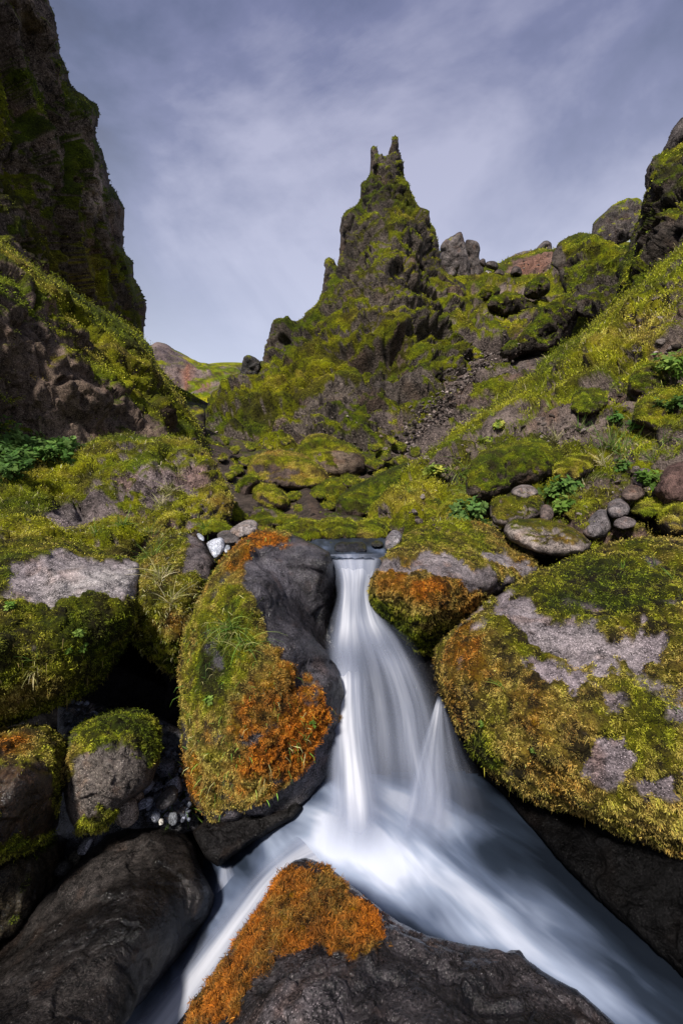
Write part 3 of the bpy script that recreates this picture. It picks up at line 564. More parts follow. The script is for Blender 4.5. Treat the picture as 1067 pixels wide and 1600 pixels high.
# ================================================================== MIDGROUND ROCKS
def rock_(pl, d, lb, ms=.2, hue=.44, T=.6, R=24, sz=1.2, rock=BROWN, nb=3000, step=1.7, tilt=0.0, name='boulder', cat='boulder', group='mossy rocks in the stream bed', disp=BOULDER, mat=None, paint=(), wet=0, nz0=.32, rough=2, f=2.4, mt=.02):
    P = np.array(pl, float); cy = P[:, 1].mean(); hh = np.ptp(P[:, 1])/2; x0, x1 = P[:, 0].min(), P[:, 0].max()
    c = [(x0, cy-hh, d*(1+tilt)), (x1, cy-hh, d*(1+tilt)), (x0, cy+hh, d*(1-tilt)), (x1, cy+hh, d*(1-tilt)), ((x0+x1)/2, cy, d)]
    m = dict(bias=ms-.28, nz=2.2, amp=1.3, f=f, hue=hue, thick=mt, nz0=nz0) if ms > -2 else None
    return relief(name, pl, c, R=R, T=T, step=st_(step), rough=rough, sz=sz, disp=disp, rock=rock, mat=mat or MAT_MID, moss=m, wet=wet,
           paint=paint, blades=(dict(n=int(nb*1.6), len=.022, w=.0055, ref=6, jit=.01, clump=.15, up=.2) if nb and ms > -2 else None), label=lb, cat=cat, group=group)
rock_([(455, 722), (459, 706), (470, 692), (482, 682), (494, 677), (506, 678), (517, 682), (535, 688), (555, 697), (566, 708), (573, 722), (572, 736), (552, 746), (520, 748), (480, 740)], 12, 'large angular mossy rock with a sloping brown right face in mid valley', hue=.5, ms=.08, T=1.2, R=30, sz=2.2, tilt=.10, disp=BOULDER, rock=((.05, .038, .03), (.14, .105, .08)), paint=[('m', 540, 718, 30, 14, 25, -1.6), ('m', 490, 715, 12, 30, -20, -.7)])
rock_([(384, 744), (389, 728), (402, 711), (418, 705), (437, 703), (466, 708), (485, 718), (504, 731), (515, 746), (512, 762), (480, 768), (440, 764), (400, 758)], 10, 'flat-topped rock capped with bright grass left of the angular rock', ms=.4, hue=.58, T=1, R=26, sz=2, tilt=.12, disp=BOULDER, paint=[('m', 430, 740, 40, 14, 5, -1.5), ('h', 430, 712, 50, 10, 0, .1)])
rock_([(395, 764), (400, 755), (411, 753), (425, 757), (440, 766), (450, 778), (452, 790), (440, 799), (415, 799), (400, 790), (393, 776)], 8, 'rounded olive moss-skinned boulder in the middle of the rock pile', ms=.5, hue=.52, T=.6, R=26, sz=1.1, tilt=.06)
rock_([(375, 752), (385, 742), (404, 745), (408, 756), (396, 770), (394, 790), (372, 788), (366, 770)], 8.6, 'brown-olive rock tucked behind the rounded olive boulder', ms=.1, sz=1, T=.5, R=18)
rock_([(372, 806), (378, 798), (392, 793), (410, 794), (427, 798), (448, 806), (469, 804), (466, 818), (440, 826), (405, 826), (384, 818)], 7, 'long dark low slab with a pale bare top edge', ms=.0, sz=1, T=.5, R=14, tilt=.07, paint=[('m', 405, 799, 34, 5, 5, -1.6)], rock=((.04, .032, .026), (.12, .095, .08)))
rock_([(476, 808), (474, 788), (482, 770), (497, 757), (517, 747), (536, 748), (553, 757), (548, 776), (530, 790), (520, 812), (500, 818)], 8.4, 'upright rock with mossy left flank behind the stream', ms=.2, sz=1.3, T=.7, R=22, tilt=.08, disp=BOULDER, rock=((.04, .03, .025), (.13, .10, .085)))
rock_([(524, 812), (526, 785), (536, 772), (556, 758), (580, 747), (602, 736), (618, 728), (640, 724), (640, 760), (600, 812), (560, 816)], 7.4, 'ragged dark green mossy rock right of the upright rock', ms=.25, hue=.36, sz=1.4, T=.8, R=22, tilt=.1, disp=BOULDER)
rock_([(573, 818), (576, 800), (584, 784), (596, 770), (614, 757), (634, 750), (656, 748), (668, 770), (664, 810), (630, 824), (595, 826)], 6.6, 'smooth dome of yellow-green moss above the stream', ms=.7, hue=.53, sz=1.3, T=.7, R=36, tilt=.1, nb=6000)
rock_([(634, 822), (636, 800), (648, 784), (664, 776), (684, 778), (694, 792), (690, 822), (662, 834)], 5.9, 'lumpy moss mound right of the yellow-green dome', ms=.5, hue=.48, sz=1, T=.5, R=24, tilt=.08, nb=4000)
rock_([(600, 838), (604, 818), (618, 806), (634, 808), (644, 820), (644, 846), (620, 852)], 5.5, 'small golden-green moss lump behind the upright grey stone', ms=.6, hue=.56, sz=.7, T=.4, R=20, tilt=.08)
rock_([(548, 846), (550, 826), (562, 814), (584, 812), (602, 816), (610, 828), (606, 844), (580, 850)], 4.7, 'right lobe of the moss bank behind the stream', ms=.6, hue=.50, sz=.8, T=.4, R=20, tilt=.08, nb=5000)
rock_([(494, 846), (496, 824), (506, 810), (526, 809), (546, 812), (558, 822), (558, 846), (530, 850)], 4.65, 'middle lobe of the moss bank behind the stream', ms=.6, hue=.47, sz=.8, T=.4, R=20, tilt=.08, nb=5000)
rock_([(428, 838), (436, 824), (452, 816), (474, 812), (494, 814), (506, 826), (504, 846), (480, 850), (444, 848)], 4.6, 'left lobe of the moss bank behind the orange-topped boulder', ms=.6, hue=.44, sz=.8, T=.4, R=20, tilt=.08, nb=5000)
rock_([(356, 816), (360, 798), (366, 786), (376, 796), (384, 808), (392, 820), (380, 832), (362, 830)], 6.4, 'narrow mossy rock against the right end of the left outcrop', ms=.4, sz=.7, T=.4, R=14)
rock_([(313, 838), (316, 824), (326, 816), (342, 815), (356, 821), (362, 832), (350, 842), (326, 846)], 4.6, 'green grassy moss cushion beside the cobbles', ms=.9, hue=.45, sz=.6, T=.3, R=18, nb=5000)
for i, (x, y, r_, dd, ms, lb) in enumerate([(370, 735, 10, 10.5, -.3, 'bare brown rock wedged at the left edge of the rock pile'), (392, 700, 9, 13, 0, 'small dark rock at the foot of the green slope'), (371, 722, 9, 12.5, -.4, 'brown rock in the shade of the narrow gap'), (460, 776, 12, 8.6, .2, 'small green rock right of the rounded olive boulder'), (470, 796, 11, 7.6, .0, 'dark rock between the rounded boulder and the upright rock'), (512, 792, 12, 7.6, .1, 'squat brown-green rock at the foot of the upright rock'), (584, 726, 13, 11.5, -.4, 'bare grey-brown rock right of the large angular rock'), (600, 712, 12, 13, -.8, 'grey rock at the mouth of the gully'), (545, 752, 14, 8.8, .2, 'mossy rock below the large angular rock'), (500, 775, 9, 7.9, .3, 'small mossy rock in front of the upright rock'), (622, 700, 12, 14, -.2, 'dark rock above the mouth of the gully'), (360, 745, 8, 9.5, .2, 'small mossy rock beside the left outcrop')]):
    a = np.linspace(0, 2*np.pi, 11)[:-1]; rr = r_*(0.85+.3*np.random.RandomState(i).rand(10))
    rock_([(x+1.25*b*math.cos(t), y+.8*b*math.sin(t)) for t, b in zip(a, rr)], dd, lb, ms=ms, T=.4, R=r_*.9, sz=r_/F*dd*2, nb=700, rough=1, tilt=.04, disp=BOULDER, mt=.01)

rj = np.random.RandomState(31)
for i, (x, y, r_) in enumerate([(352, 690, 8), (366, 704, 9), (384, 722, 10), (446, 690, 9), (420, 700, 8), (480, 762, 13), (372, 776, 11), (358, 760, 10), (462, 795, 14), (505, 800, 14), (430, 808, 12), (400, 806, 12), (540, 775, 14), (565, 760, 12), (596, 742, 12), (628, 722, 12), (648, 708, 10), (585, 700, 9), (612, 690, 8), (520, 756, 11), (376, 826, 12), (415, 828, 12), (348, 716, 8), (450, 745, 10)]):
    a = np.linspace(0, 2*np.pi, 10)[:-1]; rr = r_*(0.8+.4*rj.rand(9)); t_ = (y-690)/160.
    rock_([(x+1.2*b*math.cos(t), y+.85*b*math.sin(t)) for t, b in zip(a, rr)], 13.2*(1-t_)+5.4*t_, 'small rock jumbled among the larger mossy rocks of the stream bed', ms=rj.rand()*.6-.9, hue=.42+.12*rj.rand(), T=.5, R=r_*.9, sz=r_/F*10*2, nb=600, rough=1.4, tilt=.05, mt=.01, group='small rocks jumbled in the stream bed', rock=((.03, .024, .02), (.10, .08, .066)))

# big mossy outcrop, left middle
relief('outcrop', [(-140, 720), (-20, 728), (40, 722), (90, 712), (128, 706), (136, 694), (160, 685), (186, 680), (210, 683), (236, 687), (262, 684), (290, 684), (306, 690), (322, 704), (334, 722), (346, 744), (358, 764), (366, 786), (362, 806), (352, 824), (330, 836), (300, 850), (250, 900), (100, 920), (-140, 920)],
       [(-100, 740, 5.6), (0, 735, 5.4), (130, 710, 6.4), (200, 684, 7.0), (290, 690, 6.6), (350, 760, 5.6), (0, 800, 4.5), (100, 770, 5.3), (110, 800, 5.0), (200, 780, 5.2), (280, 760, 5.3), (60, 850, 3.9), (200, 840, 4.4), (320, 830, 4.8), (200, 890, 3.9), (-100, 860, 3.6)],
       R=20, T=.5, step=st_(1.8), rough=3, sz=2.4, disp=(('fbm', 1, .07), ('facet', 2.2, .075), ('lump', 3.2, .06), ('crack', 3, .03), ('facet', 6, .038), ('lump', 9, .018), ('fbm', 14, .012), ('facet', 20, .008)), rock=((.05, .042, .04), (.19, .15, .15)), mat=MAT_MID,
       moss=dict(bias=-.08, nz=1.6, amp=1.4, f=2.8, hue=.48, hv=.2, thick=.035, nz0=.4),
       paint=[('m', 110, 800, 60, 24, -12, -1.7), ('p', 100, 798, 34, 12, -12, .25), ('m', 300, 735, 30, 22, 20, -1.0), ('m', 215, 762, 30, 8, 0, -.9), ('h', 60, 760, 90, 30, -10, .05), ('m', 60, 760, 90, 30, -10, 1), ('h', 60, 840, 90, 30, 0, .14), ('m', 200, 830, 80, 30, 0, .8), ('h', 330, 780, 40, 40, 0, .12), ('m', 100, 850, 120, 24, 0, .8), ('m', 130, 778, 60, 7, -8, -1.2), ('v', 130, 778, 60, 7, -8, -.3)],
       blades=[dict(n=95000, len=.028, w=.0048, ref=4.8, jit=.014, clump=.16, up=.2, droop=-.5), dict(name='dry_grass', n=1800, len=.12, w=.005, ref=4.8, jit=.012, clump=.12, up=.9, droop=-.9, col=[(.42, .38, .14), (.3, .34, .07), (.5, .44, .28)], min=.6)],
       label='broad moss-covered outcrop with a bare purple-grey patch in the left middle ground', cat='outcrop')

# ================================================================== STONES
def stone(pl, d, lb, rock=GREY, T=.15, R=14, sz=.4, tilt=.05, disp=BOULDER, ms=-9, cat='stone', group='loose stones by the stream', name='stone', wet=0., step=1.5, mat=None, paint=(), rough=.8, nb=0, hue=.5):
    return rock_(pl, d, lb, ms=ms, T=T, R=R, sz=sz, rock=rock, nb=nb, step=step, tilt=tilt, name=name, cat=cat, group=group, disp=disp, mat=mat or MAT_NEAR, wet=wet, paint=paint, rough=rough, hue=hue, mt=.008)
stone([(357, 834), (360, 826), (372, 819), (385, 812), (397, 812), (404, 818), (403, 829), (392, 837), (374, 842), (362, 838)], 4.25, 'long rounded grey cobble on top of the cobble heap', tilt=.05, T=.16, rock=((.10, .088, .085), (.26, .23, .22)))
stone([(338, 836), (346, 829), (360, 827), (368, 834), (376, 842), (370, 850), (352, 850), (340, 843)], 4.05, 'dark brown cobble under the long rounded cobble', rock=((.05, .045, .045), (.13, .115, .11)), T=.12)
stone([(322, 848), (334, 842), (348, 839), (352, 848), (350, 860), (343, 870), (337, 875), (329, 864)], 3.8, 'pale bluish-white angular cobble beside the orange-topped boulder', rock=((.27, .29, .34), (.50, .52, .58)), T=.10, disp=BOULDER)
stone([(306, 834), (310, 831), (321, 840), (319, 847), (311, 842)], 4.1, 'thin bluish slate sliver stuck by the moss cushion', rock=((.2, .22, .26), (.4, .42, .46)), T=.05, R=5, sz=.15)
stone([(350, 850), (358, 848), (362, 856), (354, 866), (350, 860)], 3.85, 'small pale blue chip right of the bluish-white cobble', rock=((.22, .24, .28), (.4, .42, .46)), T=.06, R=6, sz=.15)
stone([(368, 846), (377, 841), (384, 845), (380, 853), (370, 855)], 3.9, 'small brown cobble touching the orange moss', rock=((.1, .08, .075), (.2, .17, .15)), T=.06, R=7, sz=.2)
stone([(600, 856), (602, 842), (607, 834), (614, 827), (622, 829), (629, 836), (627, 848), (618, 858), (606, 863)], 3.78, 'upright grey stone at the lip of the waterfall', rock=((.11, .10, .11), (.25, .235, .24)), T=.15)
stone([(521, 862), (523, 850), (532, 846), (550, 848), (566, 846), (572, 853), (575, 862), (555, 866), (535, 866)], 3.85, 'low black wet rock sitting in the stream above the fall', rock=((.014, .014, .016), (.05, .048, .05)), wet=1, mat=MAT_WET, T=.14, disp=BOULDER, rough=1.5)
stone([(577, 850), (583, 845), (594, 844), (600, 848), (598, 854), (584, 855)], 4.0, 'small wet dark stone beside the upright grey stone', rock=((.02, .02, .022), (.07, .066, .07)), wet=1, mat=MAT_WET, T=.08, R=8, sz=.2)
stone([(528, 868), (540, 866), (541, 870), (530, 872)], 3.66, 'tiny dark stone just above the fall lip', rock=((.02, .02, .02), (.05, .05, .05)), wet=1, mat=MAT_WET, T=.04, R=4, sz=.1)
stone([(786, 832), (790, 820), (800, 813), (820, 811), (842, 811), (862, 814), (884, 820), (900, 828), (913, 838), (924, 849), (920, 860), (905, 868), (880, 870), (845, 866), (815, 855), (795, 844)], 4.0, 'long flat grey-brown slab lying across the right bank', rock=((.09, .075, .07), (.26, .22, .20)), T=.35, R=20, sz=.9, tilt=.08, disp=(('fbm', 1.1, .05), ('facet', 2.4, .05), ('ridge', 5, .02), ('facet', 9, .012)), ms=-.85, name='slab', cat='slab', rough=1.5, nb=500, hue=.55)
stone([(764, 806), (765, 792), (771, 782), (784, 775), (800, 770), (820, 767), (834, 769), (846, 777), (850, 790), (846, 808), (820, 822), (790, 826), (770, 820)], 4.75, 'rounded boulder with olive moss face behind the flat slab', rock=((.06, .05, .045), (.17, .14, .13)), T=.35, R=26, sz=.9, tilt=.05, ms=.05, name='boulder', cat='boulder', nb=3000, paint=[('m', 800, 772, 40, 7, -5, -1.2)])
stone([(797, 772), (800, 763), (812, 757), (828, 757), (838, 763), (842, 772), (820, 780)], 5.1, 'brown-grey stone peeking over the rounded boulder', rock=((.09, .075, .07), (.2, .17, .16)), T=.2, sz=.5)
stone([(908, 832), (914, 818), (926, 802), (936, 795), (948, 797), (954, 810), (955, 824), (946, 838), (930, 844), (914, 840)], 4.3, 'angular dark grey boulder leaning on its neighbour', rock=((.06, .054, .058), (.17, .152, .155)), T=.25, R=18, sz=.6, disp=BOULDER)
stone([(946, 796), (948, 786), (956, 780), (968, 778), (978, 782), (984, 792), (982, 804), (970, 811), (954, 810)], 4.4, 'rounded grey boulder on top of the leaning one', rock=((.07, .06, .062), (.19, .17, .17)), T=.22, R=18, sz=.5)
stone([(956, 822), (960, 812), (972, 806), (984, 808), (995, 814), (990, 824), (972, 828)], 4.1, 'small flat brown-grey stone right of the leaning boulder', rock=((.09, .075, .075), (.2, .17, .165)), T=.14, sz=.35)
stone([(843, 812), (843, 796), (848, 788), (855, 787), (863, 794), (865, 806), (858, 816)], 4.7, 'small brown cobble right of the rounded boulder', rock=((.06, .045, .04), (.15, .12, .11)), T=.12, sz=.3)
stone([(1020, 770), (1030, 745), (1040, 730), (1056, 722), (1090, 716), (1110, 760), (1090, 800), (1040, 796)], 4.5, 'dark reddish-brown boulder at the right edge', rock=((.035, .022, .02), (.11, .07, .062)), T=.35, R=26, sz=.8, tilt=.02, name='boulder', cat='boulder')
stone([(986, 756), (990, 740), (1000, 731), (1014, 732), (1022, 744), (1018, 758), (1002, 764)], 5.0, 'dark purplish rock half buried in grass', rock=((.05, .04, .042), (.13, .105, .105)), T=.2, sz=.5)
stone([(968, 776), (976, 762), (990, 754), (1004, 760), (1008, 774), (994, 784), (976, 784)], 4.7, 'rusty brown rock below the purplish rock', rock=((.055, .04, .035), (.14, .105, .09)), T=.2, sz=.5)
stone([(690, 722), (694, 710), (706, 704), (718, 706), (728, 712), (724, 722), (706, 728)], 8.2, 'reddish brown stone on the bare earth of the bank', rock=((.10, .06, .05), (.22, .14, .12)), T=.25, R=12, sz=.5)
stone([(706, 734), (710, 724), (722, 720), (734, 724), (732, 734), (718, 738)], 7.6, 'rust-coloured stone below the reddish brown one', rock=((.08, .055, .045), (.18, .12, .10)), T=.2, R=10, sz=.4)
for pl, dd, ms, hu, lb in (
    ([(726, 778), (728, 748), (736, 724), (752, 708), (784, 698), (815, 688), (845, 686), (862, 700), (872, 724), (862, 748), (830, 758), (800, 766), (770, 784), (745, 788)], 5.9, .35, .42, 'big dark overhanging moss mound in the middle of the right bank'),
    ([(862, 746), (864, 724), (880, 710), (905, 704), (926, 708), (936, 724), (924, 742), (900, 756), (876, 758)], 5.9, .5, .60, 'golden moss mound right of the dark overhanging one'),
    ([(980, 612), (982, 590), (994, 576), (1014, 566), (1036, 560), (1058, 562), (1062, 584), (1052, 606), (1020, 614), (996, 620)], 8.2, -.05, .38, 'dark mossy boulder jutting from the slope near the right edge'),
    ([(890, 640), (892, 620), (906, 610), (930, 608), (948, 616), (950, 634), (930, 648), (906, 650)], 7.8, -.15, .42, 'shadowy mossy boulder in the bare patch of slope'),
    ([(985, 660), (990, 634), (1008, 618), (1036, 608), (1062, 610), (1090, 640), (1080, 670), (1030, 680)], 7.0, .2, .45, 'moss-hung boulder under the jutting dark one'),
    ([(884, 808), (888, 790), (904, 780), (926, 776), (946, 782), (938, 796), (912, 822), (896, 824)], 4.7, .6, .50, 'moss cushion behind the leaning grey boulder'),
    ([(982, 802), (992, 786), (1012, 776), (1036, 776), (1050, 790), (1040, 812), (1006, 816)], 4.4, .5, .50, 'moss hump right of the rounded grey boulder'),
    ([(1022, 820), (1030, 796), (1050, 782), (1090, 780), (1110, 820), (1080, 846), (1040, 842)], 4.0, .2, .52, 'mossy hump at the right edge above the giant boulder'),
    ([(684, 812), (690, 792), (706, 776), (724, 772), (742, 784), (748, 806), (730, 824), (700, 826)], 5.0, .6, .52, 'yellow-green moss mound beside the fern clump')):
    rock_(pl, dd, lb, ms=ms, hue=hu, T=.55, R=24, sz=1.1, tilt=.07, disp=(('fbm', 1.1, .10), ('lump', 2.6, .08), ('facet', 4, .05), ('fbm', 9, .02), ('lump', 18, .01)), rock=((.02, .016, .013), (.08, .062, .05)), nb=6000, group='moss mounds on the right bank', name='moss_mound' if ms > .1 else 'boulder', cat='moss mound' if ms > .1 else 'boulder', f=2)

# ================================================================== NEAR BOULDERS
relief('boulder', [(-150, 820), (0, 832), (60, 838), (120, 850), (165, 866), (200, 874), (219, 880), (221, 900), (217, 925), (211, 960), (204, 985), (190, 1020), (170, 1050), (130, 1085), (80, 1105), (40, 1120), (0, 1136), (-150, 1180)],
       [(-100, 840, 3.6), (0, 838, 3.7), (120, 856, 3.7), (215, 885, 3.4), (215, 930, 3.05), (60, 900, 3.0), (130, 900, 3.1), (60, 960, 2.65), (150, 960, 2.8), (100, 1030, 2.6), (30, 1080, 2.5), (180, 1020, 3.0), (-100, 1000, 2.2), (-100, 1150, 2.4)],
       R=34, T=.32, step=st_(1.7), rough=3, sz=1.2, disp=SMOOTH, rock=((.10, .085, .09), (.26, .22, .23)), rockf=3, mat=MAT_NEAR,
       moss=dict(bias=.50, nz=.1, amp=1.2, f=3.6, hue=.44, hv=.2, thick=.022, nz0=.4),
       paint=[('m', 120, 912, 100, 26, -3, -2.6), ('p', 130, 915, 100, 30, -3, .62), ('m', 190, 900, 40, 28, 0, -2.0), ('p', 190, 900, 40, 24, 0, .5), ('h', 70, 850, 120, 30, 5, .10), ('h', 30, 1080, 60, 40, -30, .12), ('h', 160, 1000, 50, 40, 0, -.08), ('m', 110, 925, 40, 6, 0, 1.0), ('h', 110, 925, 50, 9, 0, .2), ('v', 100, 880, 60, 12, 0, -.1)],
       blades=[dict(n=62000, len=.022, w=.0032, ref=2.8, jit=.006, clump=.06, up=-.1), dict(name='hanging_roots', n=260, len=.11, w=.002, ref=2.8, jit=.01, clump=.05, up=-2.2, out=.4, col=[(.42, .30, .12), (.25, .2, .07)], min=.7)],
       label='big left boulder with a smooth bare pale patch and green moss over a black hollow', cat='boulder', group='large boulders round the fall')
relief('boulder', [(208, 935), (214, 895), (226, 862), (246, 842), (272, 836), (300, 836), (318, 846), (332, 866), (337, 880), (332, 905), (318, 940), (304, 980), (296, 1010), (292, 1040), (280, 1056), (262, 1048), (240, 1030), (216, 1012), (205, 985), (204, 955)],
       [(240, 850, 3.9), (300, 845, 3.9), (335, 880, 3.7), (230, 930, 3.15), (290, 930, 3.3), (270, 1000, 3.2), (290, 1040, 3.25), (215, 990, 3.2)],
       R=26, T=.3, step=st_(1.6), rough=3, sz=.8, disp=SMOOTH, rock=((.05, .042, .045), (.13, .11, .11)), mat=MAT_NEAR, moss=dict(bias=.7, nz=.1, amp=.8, f=2.5, hue=.50, thick=.02),
       paint=[('m', 312, 868, 24, 34, -10, -2.6), ('h', 255, 930, 40, 60, 0, .04), ('h', 275, 980, 30, 26, 0, .28), ('m', 300, 1000, 14, 30, 10, -1)],
       blades=[dict(n=24000, len=.026, w=.0034, ref=3.2, jit=.006, clump=.07, up=-.3), dict(name='dry_grass', n=600, len=.09, w=.003, ref=3.2, jit=.012, clump=.08, up=.2, droop=-1.2, out=1, col=[(.5, .45, .2), (.35, .42, .08), (.6, .55, .3)], min=.7)],
       label='upright mossy boulder with a bare grey right shoulder wedged above the black hollow', cat='boulder', group='large boulders round the fall')
# central boulder
relief('boulder', [(334, 900), (345, 880), (362, 860), (380, 846), (398, 834), (420, 828), (445, 831), (468, 838), (486, 848), (500, 855), (514, 862), (521, 880), (523, 910), (520, 950), (514, 985), (520, 1012), (532, 1040), (541, 1070), (546, 1092), (544, 1120), (538, 1150), (530, 1180), (518, 1206), (506, 1230), (490, 1250), (468, 1268), (440, 1282), (405, 1290), (372, 1296), (350, 1300), (325, 1290), (306, 1262), (294, 1220), (287, 1160), (284, 1100), (284, 1050), (286, 1010), (296, 975), (310, 945)],
       [(430, 832, 3.7), (380, 850, 3.55), (500, 858, 3.34), (340, 900, 3.3), (420, 900, 3.1), (470, 900, 3.34), (518, 900, 3.26), (497, 930, 3.36), (445, 960, 3.0), (400, 930, 2.72), (480, 985, 3.08), (458, 1010, 2.62), (515, 1000, 3.28), (518, 1075, 2.70), (320, 960, 2.9), (380, 980, 2.62), (400, 1060, 2.42), (470, 1050, 2.66), (535, 1080, 2.9), (300, 1060, 2.75), (340, 1150, 2.45), (420, 1140, 2.36), (500, 1140, 2.55), (310, 1240, 2.55), (400, 1230, 2.42), (480, 1230, 2.62), (350, 1290, 2.6)],
       R=30, T=.26, step=st_(1.6), rough=2.0, sz=1.0, disp=(('fbm', 1.4, .035), ('facet', 1.4, .06), ('facet', 2.6, .045), ('crack', 2, .014), ('fbm', 5, .012), ('facet', 8, .007), ('ridge', 16, .003)), rock=((.016, .0145, .017), (.095, .088, .098)), rockf=3, wet=.6, mat=MAT_NEAR,
       moss=dict(bias=.42, nz=.2, amp=1.5, f=3.6, hue=.68, hv=.24, thick=.018),
       paint=[('m', 455, 950, 44, 90, -22, -2.6), ('m', 495, 930, 32, 110, -6, -2.8), ('m', 525, 1050, 14, 60, -14, -2.4), ('m', 470, 1255, 80, 24, -25, -3), ('m', 520, 1190, 22, 50, 20, -2.4), ('m', 400, 1275, 50, 14, -5, -2), ('m', 500, 875, 20, 20, 0, -2),
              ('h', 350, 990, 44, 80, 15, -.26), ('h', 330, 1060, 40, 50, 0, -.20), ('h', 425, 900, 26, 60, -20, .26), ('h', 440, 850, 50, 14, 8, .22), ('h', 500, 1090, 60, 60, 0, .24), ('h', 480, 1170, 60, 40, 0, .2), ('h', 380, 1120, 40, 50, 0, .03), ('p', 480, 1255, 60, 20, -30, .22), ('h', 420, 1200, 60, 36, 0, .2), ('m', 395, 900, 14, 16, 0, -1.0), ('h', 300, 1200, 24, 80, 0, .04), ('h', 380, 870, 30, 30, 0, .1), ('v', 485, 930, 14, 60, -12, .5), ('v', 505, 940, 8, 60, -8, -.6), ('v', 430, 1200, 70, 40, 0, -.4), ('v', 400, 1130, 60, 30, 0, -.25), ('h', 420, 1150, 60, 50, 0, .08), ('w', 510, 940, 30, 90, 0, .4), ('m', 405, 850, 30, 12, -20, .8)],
       blades=[dict(n=100000, len=.020, w=.0028, ref=2.6, jit=.005, clump=.05, up=-.25), dict(name='grass', n=350, len=.13, w=.0032, ref=2.6, jit=.012, clump=.10, up=-.2, droop=-1.6, out=1, lean=.6, col=[(.16, .30, .04), (.30, .40, .08), (.5, .46, .2), (.10, .2, .03)], min=.95)],
       label='tall central boulder with green and orange moss and a wet grey flank by the fall', cat='boulder', group='large boulders round the fall')
relief('boulder', [(500, 880), (518, 876), (530, 884), (534, 920), (530, 960), (528, 1000), (545, 1050), (548, 1100), (530, 1110), (505, 1060), (500, 980)], [(520, 880, 3.75), (530, 950, 3.62), (540, 1080, 3.2), (505, 1000, 3.4), (510, 1080, 3.2)], R=10, T=.1, step=st_(1.8), rough=1.5, sz=.7, disp=BOULDER, rock=((.012, .012, .013), (.04, .037, .037)), wet=1, mat=MAT_WET,
       label='dark wet rock rib between the central boulder and the top of the fall', cat='rock')
# boulder right of the fall
relief('boulder', [(578, 920), (584, 900), (594, 882), (604, 868), (622, 850), (640, 834), (660, 824), (690, 817), (720, 815), (752, 818), (772, 826), (790, 842), (812, 860), (836, 876), (842, 892), (820, 910), (780, 928), (748, 936), (742, 960), (720, 1000), (706, 1040), (690, 1062), (672, 1050), (655, 1030), (640, 1010), (622, 985), (605, 972), (588, 958), (579, 940)],
       [(640, 836, 4.1), (720, 818, 4.6), (790, 845, 4.3), (838, 885, 3.9), (610, 875, 3.28), (680, 860, 3.75), (740, 880, 3.5), (790, 900, 3.6), (590, 915, 3.12), (660, 905, 3.05), (730, 925, 3.3), (600, 960, 3.25), (660, 960, 3.05), (720, 980, 3.55), (660, 1010, 3.4), (690, 1050, 3.6)],
       R=22, T=.22, step=st_(1.6), rough=2.2, sz=1.0, disp=SMOOTH, rock=((.08, .068, .072), (.20, .175, .18)), rockf=3, mat=MAT_NEAR,
       moss=dict(bias=.55, nz=.0, amp=1.2, f=3.4, hue=.66, hv=.2, thick=.022),
       paint=[('m', 740, 905, 80, 14, 22, -2.6), ('m', 800, 885, 50, 12, 20, -2.6), ('m', 605, 882, 26, 10, -20, -1.7), ('m', 650, 880, 40, 7, -5, -1.3), ('h', 700, 845, 90, 28, 0, -.14), ('h', 650, 915, 70, 22, 0, .16), ('h', 620, 970, 50, 14, 35, -.35), ('h', 690, 1000, 60, 40, 20, -.10), ('v', 650, 995, 70, 40, 40, -.5), ('v', 720, 985, 40, 70, 0, -.6), ('h', 690, 930, 60, 30, 0, .12), ('p', 780, 895, 60, 14, 20, .3)],  # value drops paint shade on the underside and towards the giant boulder
       blades=[dict(n=60000, len=.026, w=.0032, ref=3.3, jit=.006, clump=.06, up=-.35, droop=-.8), dict(name='hanging_roots', n=900, len=.075, w=.003, ref=3.3, jit=.008, clump=.05, up=-2.0, out=.5, min=.8)],
       label='boulder right of the fall with a green moss cap and hanging orange moss beard', cat='boulder', group='large boulders round the fall')
